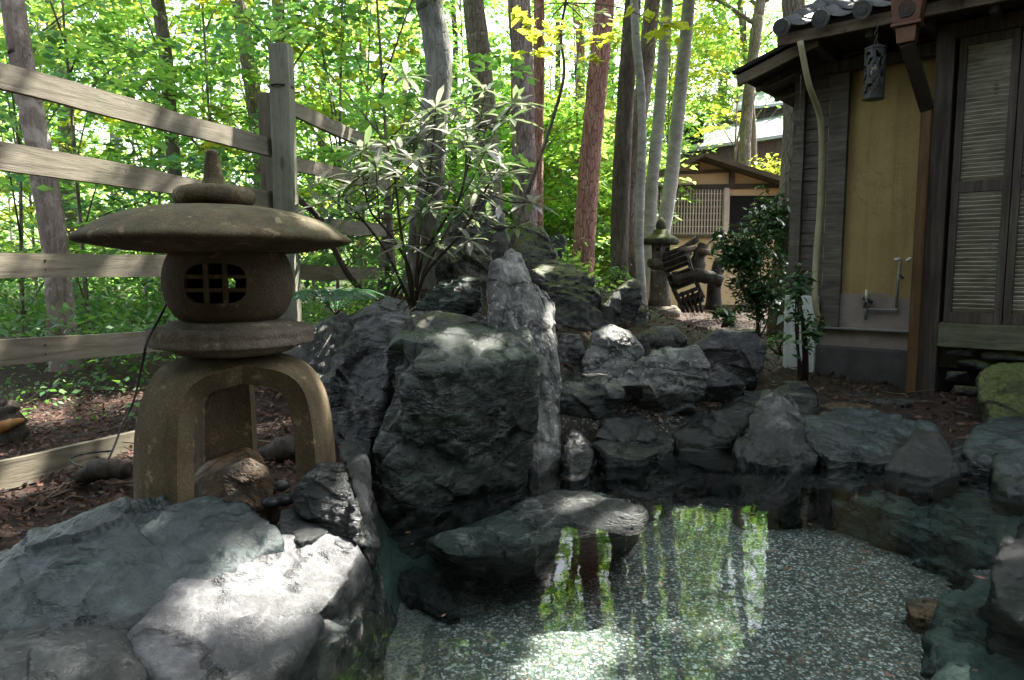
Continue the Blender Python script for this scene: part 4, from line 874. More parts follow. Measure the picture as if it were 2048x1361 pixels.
RL = [(152, 545, 297), (312, 545, 402), (530, 545, 535), (706, 545, 665)]
nails(None, [250, 535], [0, 1], fen, lambda k, px: RL[k][0] + (RL[k][2] - RL[k][0]) * px / 545.0)
nails(None, [90], [2, 3], fen, lambda k, px: RL[k][0] + (RL[k][2] - RL[k][0]) * px / 545.0)
b = MB(); T = PY(562, 175, 4.60)
b.tube([T + np.array([0.075 * math.cos(a), 0.075 * math.sin(a), 0]) for a in np.linspace(0, 2 * math.pi, 20)], 0.006, 6)
fen2 = thing('wooden_fence', 'plank fence with a tall green grey post behind the rhododendron', 'fence', (PY(562, 540, 4.6)[0], 4.6, 0.1))
postm(562, 92, 4.60, 0.125, M['post'], fen2, seed=5)
b.build('wire_band', M['cable'], fen2, True)
for k, (y0, y1, wd) in enumerate([(218, 300, .10), (328, 368, .10), (445, 462, .105), (545, 548, .105)]):
    A = PY(585, y0, 4.66); B = PY(765, y1, 6.3); d = B - A
    plank(A - d * 0.02, A + d * 1.05, wd, 0.034, M['rail'], fen2, 'rail', 90 + k)
b = MB(); b.tube(spline([PY(592, 395, 4.75), PY(640, 440, 4.8), PY(690, 540, 4.9), PY(730, 590, 5.0)], 16), 0.022, 8, wob=0.15)
tag(b.build('fallen_branch', M['bark_dark'], smooth=True), 'dark bare branch leaning against the fence beside the post', 'branch')

# ------------------------------------------------------------------ leaves: kites in bulk
PATCH = []   # (point, radius): gaps cut into the crowns to put sun on chosen spots
def patch(p, r): PATCH.append((np.array(p), r))
def carve(C, rng):
    keep = np.ones(len(C), bool)
    for p, r in PATCH:
        d = C - p; s = d @ SUN_DIR; dist = np.linalg.norm(d - s[:, None] * SUN_DIR, axis=1)
        keep &= ~((s > 0.6) & (dist < r * (0.85 + 0.5 * rng.random(len(C)))))
    return keep
def leaves(C, N, size, rng, aspect=0.55, dirs=None, droop=0.0, fold=0.0, jitter=0.35):
    """C centres, N normals -> quads n x 4 x 3 (kite leaves)"""
    n = len(C)
    a = rng.normal(size=(n, 3)) if dirs is None else dirs + jitter * rng.normal(size=(n, 3))
    N = N / np.linalg.norm(N, axis=1)[:, None]
    a = a - N * np.sum(a * N, 1)[:, None]; a /= np.linalg.norm(a, axis=1)[:, None] + 1e-9
    b = np.cross(N, a)
    s = (size * (0.5 + 0.95 * rng.random(n) ** 1.4))[:, None]
    base = C - a * s * 0.5; tip = C + a * s * 0.5 - N * s * droop
    l = C - a * s * 0.08 + b * s * aspect * 0.5 + N * s * fold; r = C - a * s * 0.08 - b * s * aspect * 0.5 + N * s * fold
    return np.stack([base, r, tip, l], 1)
def leaf_obj(name, Q, m, parent=None):
    n = len(Q); me = mesh_np(name, Q.reshape(-1, 3), np.arange(n * 4).reshape(n, 4))
    return link(name, me, m, parent)
def sprays(centres, rng, rad=0.45, per=60, size=0.09, tilt=0.35, flat=0.10, aspect=0.55):
    C = []; N = []; D = []
    for c in centres:
        r = rad * (0.6 + 0.7 * rng.random()); k = int(per * (0.7 + 0.6 * rng.random()))
        rr = r * np.sqrt(rng.random(k)); th = rng.random(k) * 2 * math.pi
        tl = rng.normal(size=2) * 0.22
        x = rr * np.cos(th); y = rr * np.sin(th)
        z = rng.normal(size=k) * flat * r + tl[0] * x + tl[1] * y - 0.25 * rr * rr / r
        C.append(np.stack([c[0] + x, c[1] + y, c[2] + z], 1))
        N.append(np.stack([rng.normal(size=k) * tilt + tl[0], rng.normal(size=k) * tilt + tl[1], np.ones(k)], 1))
        D.append(np.stack([x, y, 0 * x - 0.2 * r], 1) / r)
    C = np.vstack(C); N = np.vstack(N); D = np.vstack(D); s = np.full(len(C), size)
    kp = carve(C, rng); C, N, D, s = C[kp], N[kp], D[kp], s[kp]
    return leaves(C, N, s, rng, aspect, D * 0.9, droop=0.12, jitter=0.5)

# sun patches -----------------------------------------------------------
patch(PZ(640, 1110, .12), .13); patch(PZ(560, 1165, .12), .14); patch(PZ(480, 1215, .10), .12); patch(PZ(655, 1095, .12), .13); patch(PZ(460, 1215, .10), .10); patch(PZ(560, 1210, .08), .13); patch(PZ(360, 1270, .1), .06); patch(PZ(650, 1230, .03), .07)
patch(PY(880, 725, 3.1), .10); patch(PY(960, 705, 3.2), .07); patch(PY(1050, 690, 3.4), .06)
patch(PZ(1150, 1290, -.33), .16); patch(PZ(1120, 1350, -.33), .14)
patch(PZ(1150, 1015, .01), .075); patch(PZ(1100, 1070, -.04), .05); patch(PY(1150, 900, 3.6), .06)
patch(PY(640, 770, 2.55), .09); patch(PY(660, 850, 2.5), .05); patch(PY(510, 940, 2.5), .07); patch(PY(610, 445, 2.4), .07); patch(PY(540, 660, 2.25), .05)
patch(PY(900, 240, 4.8), .42); patch(PY(740, 350, 4.6), .42); patch(PY(800, 270, 4.7), .36); patch(PY(1010, 230, 4.9), .3); patch(PY(930, 170, 5.0), .3); patch(PY(970, 300, 4.8), .38); patch(PY(860, 340, 4.8), .32); patch(PY(1010, 350, 4.8), .18)
patch(PY(1225, 690, 4.5), .12); patch(PY(1350, 725, 4.25), .16); patch(PY(1490, 680, 4.5), .10); patch(PY(1240, 580, 5.1), .1)
patch(PY(1100, 545, 5.2), .12); patch(PY(1080, 700, 3.75), .12)
patch(PY(200, 180, 3.3), .25); patch(PY(420, 260, 4.2), .2); patch(PZ(60, 830, .12), .3); patch(PZ(200, 800, .12), .3); patch(PZ(40, 960, .12), .10)
patch(PY(1440, 340, 14), 1.0); patch(PY(1460, 230, 19), 2.0); patch(PZ(1400, 640, .2), .14); patch(PZ(1700, 800, .12), .2)

# ------------------------------------------------------------------ trees
TREE_N = [0]
def tree(label, pts, wpx, mat, crown=None, group=None, seg=14, wob=0.10, top=None, name='tree', base_drop=True, flare=1.35, crown_mat='leaf_canopy', crown_n=40, per=45, size=0.15, limbs=4, rad_add=0.0):
    """pts picture points (px, py, depth) from the foot up; continues above the frame to height `top`"""
    TREE_N[0] += 1; sd = 100 + TREE_N[0]; rng = np.random.default_rng(sd)
    P = [PY(*q) for q in pts]
    foot = P[0].copy(); g = gz(foot[0], foot[1])
    d0 = P[1] - P[0] if len(P) > 1 else np.array([0, 0, 1.0])
    if foot[2] > g - 0.05:
        f2 = foot - d0 / max(d0[2], 0.05) * (foot[2] - g + 0.12); f2[1] = foot[1]; P.insert(0, f2)
    dt = P[-1] - P[-2]; dt /= np.linalg.norm(dt)
    top = top or (P[-1][2] + 4.0)
    if top > P[-1][2] + 0.3:
        P.append(P[-1] + dt / max(dt[2], 0.2) * (top - P[-1][2]))
    L = spline(P, 46); zz = (L[:, 2] - L[0, 2]) / (L[-1, 2] - L[0, 2])
    w0 = 0.5 * wpx * np.mean([q[2] for q in pts]) / F
    R = w0 * np.interp(zz, [0, 0.05, 0.12, 0.6, 1], [flare * 1.1, 1.12, 1.03, 0.85, 0.35])
    t = thing(name, label, 'tree', (P[0][0], P[0][1], max(g, P[0][2])), group)
    b = MB(); b.tube(L, R, seg, wob=wob, seed=sd)
    Lm = b.build('trunk', M[mat], t, True)
    if crown:
        cz, cr, ch = crown       # centre height, radius, half height
        i0 = np.argmin(np.abs(L[:, 2] - cz)); cc = L[i0].copy(); cc[2] = cz
        lb = MB(); cs = []
        for k in range(limbs):
            a = rng.random() * 6.283; st = L[min(len(L) - 1, max(0, np.argmin(np.abs(L[:, 2] - (cz + (rng.random() - 0.8) * ch)))))]
            en = st + np.array([math.cos(a) * cr * 0.8, math.sin(a) * cr * 0.8, 0.5 * ch * rng.random() + 0.2])
            mid = (st + en) / 2 + np.array([0, 0, 0.15 * cr])
            lb.tube(spline([st, mid, en], 12), [w0 * 0.35, w0 * 0.1], 6, wob=0.1, seed=sd)
        if limbs: lb.build('limb', M[mat], t, True)
        v = rng.normal(size=(crown_n, 3)); v /= np.linalg.norm(v, axis=1)[:, None]; v *= (rng.random(crown_n) ** 0.4)[:, None]
        cs = cc + v * np.array([cr, cr, ch])
        leaf_obj('crown', sprays(cs, rng, 0.33 * max(1, cr / 2), per, size, 0.45, 0.2), M[crown_mat], t)
    return t
# trunks that can be told apart
tree('stout leaning tree with peeling brown bark behind the near fence', [(120, 600, 6.0), (108, 480, 6.0), (78, 300, 6.0), (45, 130, 6.05), (25, 0, 6.1)], 46, 'bark_peel', (7.5, 2.2, 1.6), crown_n=50)
tree('dark ivy clad trunk in the leaves above the lantern', [(368, 520, 9), (352, 380, 9), (340, 220, 9), (330, 100, 9), (315, 0, 9.1)], 27, 'bark_dark', (8.5, 2.4, 1.8))
tree('pale grey trunk in the gap left of the ivy clad one', [(150, 560, 13), (135, 300, 13), (125, 140, 13), (100, 0, 13)], 32, 'bark_grey', (10, 2.6, 2))
tree('slim brown trunk rising straight behind the fence post', [(575, 540, 10), (568, 300, 10), (562, 90, 10), (553, 0, 10)], 22, 'bark_brown', (9, 2.2, 1.6))
tree('leaning grey brown trunk left of the tall fence post', [(545, 540, 9.5), (530, 400, 9.5), (508, 200, 9.5), (478, 0, 9.5)], 32, 'bark_brown', (9, 2.4, 1.8))
tree('thick mossy grey trunk growing behind the rhododendron', [(835, 600, 5.2), (845, 480, 5.2), (862, 360, 5.2), (868, 250, 5.2), (878, 130, 5.2), (858, 0, 5.2), (845, -90, 5.2)], 52, 'bark_grey', (7.2, 2.4, 1.5), crown_n=60, wob=0.16, seg=20)
tree('brown pine trunk right of the mossy grey one', [(1000, 560, 9), (985, 420, 9), (970, 220, 9), (955, 80, 9), (946, 0, 9)], 46, 'bark_brown', (9.5, 2.6, 1.8))
tree('straight purple brown pine above the rockery', [(1052, 560, 8.6), (1050, 430, 8.6), (1047, 250, 8.6), (1043, 100, 8.6), (1038, 0, 8.6)], 47, 'bark_purple', (9.5, 2.8, 1.8), seg=20)
tree('narrow red pine trunk touching the purple pine', [(1075, 540, 11), (1075, 300, 11), (1078, 150, 11), (1078, 0, 11)], 24, 'bark_pine', (10, 2, 1.5))
tree('tall red pine leaning right in the clearing', [(1166, 528, 9.0), (1174, 400, 9.0), (1186, 250, 9.0), (1199, 120, 9.0), (1210, 0, 9.0)], 42, 'bark_pine', (9.5, 2.8, 1.8), seg=20)
tree('dark brown trunk left of the pale trunks', [(1238, 560, 10.5), (1240, 440, 10.5), (1248, 250, 10.5), (1258, 100, 10.5), (1266, 0, 10.5)], 36, 'bark_dark', (9.5, 2.6, 1.6))
tree('thin wavy grey trunk left of the small stone lantern', [(1282, 560, 10.2), (1278, 470, 10.2), (1284, 300, 10.2), (1282, 180, 10.2), (1272, 80, 10.2), (1268, 0, 10.2)], 18, 'bark_pale', (8.5, 1.8, 1.4))
tree('brown trunk stub standing just behind the wavy grey one', [(1266, 545, 10.9), (1262, 430, 10.9), (1268, 300, 10.9), (1290, 150, 10.9), (1305, 0, 10.9)], 34, 'bark_brown', (10, 2.0, 1.5))
tree('pale birch like trunk behind the small stone lantern', [(1300, 470, 11.6), (1303, 380, 11.6), (1318, 230, 11.6), (1328, 100, 11.6), (1335, 0, 11.6)], 25, 'bark_pale', (7.4, 2.6, 1.7), seg=16, crown_n=110, crown_mat='leaf_bright')
tree('palest leaning trunk in front of the lattice window', [(1322, 490, 11.9), (1338, 390, 11.9), (1352, 270, 11.9), (1366, 130, 11.9), (1378, 0, 11.9)], 28, 'bark_pale', (7.8, 2.8, 1.9), seg=16, crown_n=110, crown_mat='leaf_mid')
tree('pale tree in front of the far roofs', [(1488, 340, 16.5), (1492, 250, 16.5), (1502, 150, 16.5), (1515, 40, 16.5), (1522, 0, 16.5)], 24, 'bark_brown', (7.4, 2.6, 1.8), crown_mat='leaf_mid')
tree('slender forked tree close to the house eave', [(1508, 330, 17.5), (1505, 250, 17.5), (1500, 190, 17.5), (1490, 100, 17.5)], 14, 'bark_brown', (7, 2.2, 1.6), crown_mat='leaf_bright')
tree('dark short stump standing by the rear fence', [(772, 560, 6.4), (774, 460, 6.4), (776, 392, 6.4)], 34, 'bark_dark', None, top=1.6, name='tree_stump')
for k, (px, Y, wp, mt, lb) in enumerate([(720, 20, 18, 'bark_pine', 'distant pink trunk left of the mossy grey tree'), (800, 24, 16, 'bark_brown', 'faint brown trunk just left of the mossy grey tree'), (1155, 18, 20, 'bark_pine', 'distant pinkish pine between two red pines'), (1110, 22, 12, 'bark_dark', 'thin dark distant trunk behind the rockery'), (640, 17, 16, 'bark_dark', 'dark distant trunk just right of the fence post'), (450, 21, 18, 'bark_brown', 'distant brown trunk above the lantern finial'), (230, 22, 20, 'bark_grey', 'distant grey trunk beyond the left fence'), (905, 16, 12, 'bark_dark', 'slim dark trunk touching the mossy grey tree'), (1215, 25, 16, 'bark_brown', 'distant trunk just right of the tall red pine'), (1440, 26, 20, 'bark_brown', 'distant trunk rising above the far roofs')]):
    tree(lb, [(px, 530, Y), (px + 3, 300, Y), (px + 6, 100, Y), (px + 4 - k % 3 * 4, 0, Y)], wp, mt, (8 + Y * 0.2, 2.6, 2.2), crown_n=22, size=0.2, group='distant trunks in the forest', crown_mat='leaf_mid', limbs=2)
# trees over the house: their crowns shade the garden
for k, (x, y, cz, cr, nn) in enumerate([(5.6, 8.3, 7.0, 3.0, 170), (3.3, 8.6, 7.4, 2.6, 130), (7.8, 6.3, 8.0, 3.0, 140), (6.2, 11.5, 8.2, 3.2, 120)]):
    rng = np.random.default_rng(500 + k)
    t = thing('tree', ['broad leaved tree rising behind the bathhouse', 'tree overhanging the gap between the two houses', 'tree growing past the far end of the bathhouse', 'tall tree deep behind the bathhouse'][k], 'tree', (x, y, gz(x, y)), 'trees shading the bathhouse')
    b = MB(); L = spline([(x, y, 0), (x + .1, y, cz * .4), (x - .1, y + .1, cz * .8), (x, y, cz + 1.2)], 24); b.tube(L, [0.17, 0.15, 0.1, 0.03], 12, wob=0.1, seed=k); b.build('trunk', M['bark_brown'], t, True)
    v = rng.normal(size=(nn, 3)); v /= np.linalg.norm(v, axis=1)[:, None]; v *= (rng.random(nn) ** 0.4)[:, None]
    CS = np.array([x, y, cz]) + v * np.array([cr, cr, 1.5])
    if k == 1:   # a long limb added over the eave corner to shade the near slab
        e = np.array([2.6, 5.2, 6.9]); lb = MB(); lb.tube(spline([(x, y, cz * .75), (3.0, 7.0, 6.6), e], 12), [0.07, 0.02], 7, wob=0.1); lb.build('limb', M['bark_brown'], t, True)
        CS = np.vstack([CS, e + rng.normal(size=(75, 3)) * np.array([0.85, 0.75, 0.35])])
    leaf_obj('crown', sprays(CS, rng, 0.6, 110, 0.15, 0.5, 0.2), M['leaf_canopy'], t)

for k, (x, y, cz, cr, nn) in enumerate([(-5.5, -3.0, 4.2, 3.6, 170), (-1.5, -4.6, 3.8, 3.4, 200), (3.0, -4.2, 4.0, 3.6, 220), (6.8, -1.2, 4.4, 3.2, 170), (-6.5, 1.2, 4.6, 2.6, 90), (0.8, -8.0, 6.2, 4.2, 160)]):  # unseen trees added around the viewer to block sky light from the camera side
    rng = np.random.default_rng(600 + k)
    t = thing('tree', ['added dense sky-blocking tree on the left behind the viewer', 'added low spreading sky-blocking tree straight behind the viewer', 'added dense sky-blocking tree behind the right pool bank', 'added sky-blocking tree past the near end of the bathhouse', 'added sky-blocking tree by the near end of the plank fence', 'added tall sky-blocking tree farthest behind the viewer'][k], 'tree', (x, y, gz(x, y)), 'unseen trees added to block sky light')
    b = MB(); L = spline([(x, y, 0), (x + .1, y, cz * .4), (x - .1, y + .1, cz * .8), (x, y, cz + 1.2)], 24); b.tube(L, [0.17, 0.15, 0.1, 0.03], 12, wob=0.1, seed=k); b.build('trunk', M['bark_brown'], t, True)
    v = rng.normal(size=(nn, 3)); v /= np.linalg.norm(v, axis=1)[:, None]; v *= (rng.random(nn) ** 0.35)[:, None]
    leaf_obj('crown', sprays(np.array([x, y, cz]) + v * np.array([cr, cr * 0.7, cz * 0.85]), rng, 0.85, 110, 0.24, 0.5, 0.25), M['leaf_canopy'], t)

# understory: layered light green foliage filling the wood behind the fence
und_spec = []
OVER = {}
for q in ((1260, 21, 3.0, 11), (1400, 24, 4.2, 12), (1500, 22, 4.6, 12), (1570, 25, 4.4, 13), (1330, 17.5, 4.6, 10.5), (1460, 18.5, 5.6, 11), (1640, 27, 3, 14)): OVER[len(und_spec)] = q; und_spec.append(q[:2])
for q in ((900, 14.5, 1.0, 5), (985, 16, .6, 5), (1060, 14, 1.0, 4.2), (1105, 17.5, .6, 5.5), (1165, 15.5, .8, 4.6), (1225, 18, .6, 5.5), (1120, 22, .6, 6), (1010, 21, .6, 6.5), (1260, 23, .8, 5)): OVER[len(und_spec)] = q; und_spec.append(q[:2])
rg = np.random.default_rng(21)
for k in range(17): und_spec.append((-60 + k * 78 + rg.uniform(-30, 30), rg.uniform(7.0, 11.5)))
for k in range(20): und_spec.append((-80 + k * 70 + rg.uniform(-30, 30), rg.uniform(12, 20)))
for k in range(18): und_spec.append((-100 + k * 100 + rg.uniform(-40, 40), rg.uniform(22, 36)))
mats_u = ['leaf_bright', 'leaf_mid', 'leaf_bright', 'leaf_cool', 'leaf_yellow', 'leaf_bright', 'leaf_mid']
descr = ['bright green', 'mid green', 'light green', 'cool green', 'yellow green', 'fresh green', 'deep green']
where = ['above the left fence rails', 'behind the stone lantern', 'behind the tall fence post', 'behind the rhododendron', 'beyond the rockery pines', 'left of the pale trunks', 'above the far roofs']
for k, (px, Y) in enumerate(und_spec):
    rng = np.random.default_rng(900 + k)
    if px > 1190 and Y < 20 and k not in OVER: continue
    if 850 < px < 1250 and Y < 13 and k not in OVER: continue
    p = PY(px, 500, Y); x, y = p[0], p[1]; g = gz(x, y)
    zone = where[min(6, max(0, int((px + 60) / 215)))]
    layer = 'near' if Y < 12 else ('middle' if Y < 21 else 'far')
    t = thing('understory_tree', f"{layer} layer {['slim', 'bushy', 'spreading', 'ragged', 'leaning', 'airy', 'tall', 'drooping', 'dense', 'lopsided', 'forked'][k % 11]} understory tree of {descr[k % 7]} leaves {zone}", 'small tree', (x, y, g), 'understory trees in the wood')
    H = min(1.0 + 0.42 * Y + 1.0, 9.5) * rng.uniform(0.85, 1.1); cr = 0.9 + 0.075 * Y
    if k in OVER: H = OVER[k][3]
    b = MB(); lean = rng.normal(size=2) * 0.25
    L = spline([(x, y, g - 0.1), (x + lean[0] * .4, y + lean[1] * .4, H * .45), (x + lean[0], y + lean[1], H)], 20)
    b.tube(L, [0.016 + 0.0012 * Y, 0.006], 7, wob=0.1, seed=k)
    ns = int(56 if Y < 12 else 56) * (2 if k in OVER else 1); sc = 1.0 if Y < 12 else (1.35 if Y < 21 else 2.0)
    cs = []
    for q in range(ns):
        zf = rng.uniform(0.10, 1.0) ** 0.9
        if k in OVER: zf = (OVER[k][2] + (H - OVER[k][2]) * rng.random() - g) / (H - g)
        a = rng.random() * 6.283; rr = cr * math.sqrt(rng.random()) * (1.05 - 0.35 * zf)
        st = L[int(min(19, max(2, zf * 19 - 2)))]
        c = np.array([st[0] + rr * math.cos(a), st[1] + rr * math.sin(a), g + (H - g) * zf]); cs.append(c)
        if q % 5 == 0: b.tube(spline([st, (st + c) / 2 + np.array([0, 0, .08]), c], 6), [0.009 + 0.0004 * Y, 0.003], 5)
    b.build('trunk', M['bark_brown'], t, True)
    leaf_obj('crown', sprays(np.array(cs), rng, 0.40 * sc, int(64 if Y < 21 else 50), (0.105 if Y < 12 else 0.095) * sc, 0.35, 0.08, 0.62), M[mats_u[k % 7]], t)

# far wood that closes the view
rng = np.random.default_rng(77)
n = 1500; X = rng.uniform(-40, 40, n); Yv = rng.uniform(38, 62, n); cs = np.stack([X, Yv, rng.uniform(0.8, 1, n) * 0 + rng.uniform(0.5, 1, n) ** 1.2 * 13 * rng.uniform(0.05, 1, n)], 1)
leaf_obj('far_wood', sprays(cs, rng, 1.5, 26, 0.42, 0.45, 0.2), M['leaf_bright']); tag(bpy.data.objects['far_wood'], 'sunlit leaf wall of the distant forest', 'forest', kind='stuff')

# low plants on the forest floor behind the fence (nobody could count them)
rng = np.random.default_rng(78)
def low_plants(name, label, n, xr, yr, per, size, mat, hh=0.28, rad=0.22, mask=None):
    X = rng.uniform(*xr, n); Yv = rng.uniform(*yr, n)
    if mask is not None:
        k = mask(X, Yv); X, Yv = X[k], Yv[k]
    z, sd = ground_z(X, Yv); k = sd > 0.25; X, Yv, z = X[k], Yv[k], z[k]
    cs = np.stack([X, Yv, z + hh * (0.25 + 0.75 * rng.random(len(X)))], 1)
    tag(leaf_obj(name, sprays(cs, rng, rad, per, size, 0.5, 0.35), M[mat]), label, 'plants', kind='stuff')
low_plants('undergrowth', 'dense low green plants on the forest floor behind the fence', 900, (-9, -1.3), (5.0, 12), 26, 0.075, 'leaf_low', 0.55, 0.26, lambda X, Y: X < -0.33 * Y + 0.3)
low_plants('undergrowth', 'sparse low plants among the litter under the fence', 60, (-4.5, -1.6), (3.9, 5.6), 14, 0.045, 'leaf_low', 0.12, 0.14, lambda X, Y: X < -0.36 * Y)
low_plants('ground_cover', 'bright low growth around the rockery pines', 600, (-2.5, 3.0), (6.6, 16), 24, 0.075, 'leaf_bright', 0.30, 0.28, lambda X, Y: (X < 0.12 * Y))
low_plants('ground_cover', 'leafy ground cover farther back in the wood', 900, (-16, 4.5), (12, 34), 22, 0.16, 'leaf_mid', 0.9, 0.6, lambda X, Y: X < 0.14 * Y)
# leaf litter
def litter(name, label, n, xr, yr, size, mask=None):
    X = rng.uniform(*xr, n); Yv = rng.uniform(*yr, n)
    if mask is not None:
        k = mask(X, Yv); X, Yv = X[k], Yv[k]
    z, sd = ground_z(X, Yv); k = (sd > 0.06) & (sdf_poly(X, Yv, SLABF) > 0.03); X, Yv, z = X[k], Yv[k], z[k]
    C = np.stack([X, Yv, z + 0.008 + 0.02 * rng.random(len(X))], 1); m_ = len(C)
    N = np.stack([rng.normal(size=m_) * 0.45, rng.normal(size=m_) * 0.45, np.ones(m_)], 1)
    tag(leaf_obj(name, leaves(C, N, np.full(m_, size), rng, 0.5, droop=-0.15, fold=0.08), M['litter']), label, 'leaf litter', kind='stuff')
litter('leaf_litter', 'brown fallen leaves around the stone lantern', 16000, (-3.4, -0.3), (1.4, 5.2), 0.036)
litter('leaf_litter', 'brown fallen leaves on the ground before the houses', 14000, (0.6, 6.0), (3.6, 12.5), 0.045)
litter('leaf_litter', 'fallen leaves over the rockery mound', 6000, (-2.4, 0.9), (3.9, 7.0), 0.04)
b = MB()
for k in range(150):
    if k % 3: x, y = rng.uniform(-3.2, -1.2), rng.uniform(1.9, 4.8)
    else: x, y = rng.uniform(1.5, 3.2), rng.uniform(4.2, 8)
    z, sd = ground_z(np.array([x]), np.array([y]))
    if sd[0] < 0.15: continue
    a = rng.random() * 6.28; l = rng.uniform(0.08, 0.4); p = np.array([x, y, z[0] + 0.02]); d = np.array([math.cos(a), math.sin(a), rng.uniform(-.05, .25)]) * l
    b.tube(spline([p, p + d * .5 + rng.normal(size=3) * 0.02, p + d], 5), [0.006, 0.002], 5)
tag(b.build('twigs', M['twig'], smooth=True), 'thin dry twigs scattered in the leaf litter', 'twigs', kind='stuff')

nf = 46; P = rng.uniform((-0.4, 1.3), (2.6, 3.6), (nf, 2)); sdv = sdf_poly(P[:, 0], P[:, 1], BASIN); P = P[sdv < -0.15]
C = np.concatenate([P, np.full((len(P), 1), 0.004)], 1)
tag(leaf_obj('floating_leaves', leaves(C, np.array([[0.02, 0.03, 1.0]] * len(C)) + rng.normal(size=(len(C), 3)) * 0.03, np.full(len(C), 0.03), rng, 0.5), M['litter']), 'few small fallen leaves floating on the pool', 'leaf litter', kind='stuff')
# stump and wood bits at the left
st = thing('rotten_stump', 'rotten stump with torn orange wood in the litter by the fence', 'stump', PZ(20, 890, .1))
b = MB(); p = PZ(15, 880, .1); b.tube(spline([p + np.array([0, 0, -.05]), p + np.array([.0, 0, .08]), p + np.array([-.02, .02, .2])], 12), [0.10, 0.085, 0.06], 16, wob=0.5, seed=4); b.build('stump', M['wood_old'], st, True)
b = MB(); b.tube(spline([p + np.array([-.02, -.06, .05]), p + np.array([.06, -.08, .10]), p + np.array([.14, -.06, .12])], 8), [0.03, 0.03, 0.012], 8, wob=0.5, seed=8); b.build('torn_wood', M['wood_cut'], st, True)
b = MB(); p = PZ(205, 965, .1); b.tube(spline([p + np.array([-.12, .05, .0]), p + np.array([0, 0, .06]), p + np.array([.12, -.02, .05])], 14), [0.03, 0.045, 0.035], 14, wob=0.4, seed=9)
tag(b.build('rotten_log', M['wood_old'], smooth=True), 'short rotten log lying against the lantern leg', 'log')
b = MB(); p = PZ(590, 925, .12); b.tube(spline([p + np.array([-.16, .05, .03]), p + np.array([0, 0, .07]), p + np.array([.16, .04, .05])], 14), [0.04, 0.06, 0.045], 14, wob=0.5, seed=19)
tag(b.build('rotten_log', M['wood_old'], smooth=True), 'crumbling dark log seen through the lantern arch', 'log')
b = MB(); p = PZ(580, 850, .12); b.tube(spline([p + np.array([-.1, .0, .03]), p + np.array([0.1, .05, .06])], 8), 0.03, 10, wob=0.3, seed=29)
tag(b.build('wood_piece', M['wood_cut'], smooth=True), 'orange piece of broken wood behind the lantern', 'wood piece')

# ------------------------------------------------------------------ rhododendron
rh = thing('rhododendron', 'tall rhododendron with whorls of shiny narrow leaves', 'shrub', PY(830, 595, 4.75))
rng = np.random.default_rng(31)
b = MB(); tips = []
base = PY(828, 600, 4.75); base[2] -= 0.1
main = [[(800, 560, 4.7), (770, 500, 4.65), (725, 440, 4.6), (690, 400, 4.55)], [(815, 540, 4.72), (800, 450, 4.7), (790, 360, 4.7), (775, 290, 4.7)], [(835, 520, 4.75), (845, 430, 4.8), (862, 330, 4.8), (872, 215, 4.8)], [(845, 520, 4.75), (890, 440, 4.7), (925, 380, 4.7), (935, 270, 4.75)], [(850, 550, 4.7), (920, 470, 4.6), (960, 400, 4.6), (1000, 330, 4.6)], [(850, 540, 4.8), (905, 440, 4.95), (940, 320, 5.0), (965, 240, 5.0)], [(820, 540, 4.6), (780, 470, 4.45), (740, 420, 4.4), (725, 350, 4.4)]]
for s in main:
    L = spline([base] + [PY(*q) for q in s], 22); b.tube(L, [0.013, 0.009, 0.005], 8, wob=0.12, seed=3)
    for q in range(7):
        i = rng.integers(11, 21); a = L[i]; e = a + np.array([rng.uniform(-.36, .36), rng.uniform(-.28, .28), rng.uniform(-0.10, .32)])
        b.tube(spline([a, (a + e) / 2 + np.array([0, 0, -.03]), e], 7), [0.0045, 0.003], 6); tips.append(e)
    tips.append(L[-1])
b.build('stem', M['stem'], rh, True)
def long_leaves(C, A, length, width, rng, droop=0.25, up=None):
    """curved narrow leaves of 3 x 2 quads; C base points, A directions"""
    n = len(C); A = A / np.linalg.norm(A, axis=1)[:, None]
    upv = np.tile(np.array([0, 0, 1.0]), (n, 1)); B = np.cross(A, upv); B /= np.linalg.norm(B, axis=1)[:, None] + 1e-9; Nn = np.cross(B, A)
    L = length * (0.5 + 0.75 * rng.random(n)); V = []
    for t, wv in ((0.0, 0.12), (0.3, 0.85), (0.65, 1.0), (1.0, 0.05)):
        c = C + A * (L * t)[:, None] - upv * (droop * L * t * t)[:, None]
        for sgn in (-1, 0, 1): V.append(c + B * (sgn * width * wv * 0.5) + Nn * (abs(sgn) * width * 0.14 * wv))
    V = np.stack(V, 1)   # n x 12 x 3
    q = []
    for i in range(3):
        for j in range(2): q.append((i * 3 + j, i * 3 + j + 1, (i + 1) * 3 + j + 1, (i + 1) * 3 + j))
    Fq = (np.arange(n)[:, None, None] * 12 + np.array(q)[None]).reshape(-1, 4)
    return V.reshape(-1, 3), Fq
C = []; A = []
for e in tips:
    k = rng.integers(8, 13); ph = rng.random() * 6.28
    for q in range(k):
        a = ph + 6.283 * q / k + rng.normal() * .15; el = rng.uniform(-0.45, 0.8); C.append(e + rng.normal(size=3) * .006); A.append((math.cos(a) * math.cos(el), math.sin(a) * math.cos(el), math.sin(el)))
V, Fq = long_leaves(np.array(C), np.array(A), 0.215, 0.040, rng, 0.22)
link('foliage', mesh_np('foliage', V, Fq), M['leaf_rhodo'], rh, smooth=True)

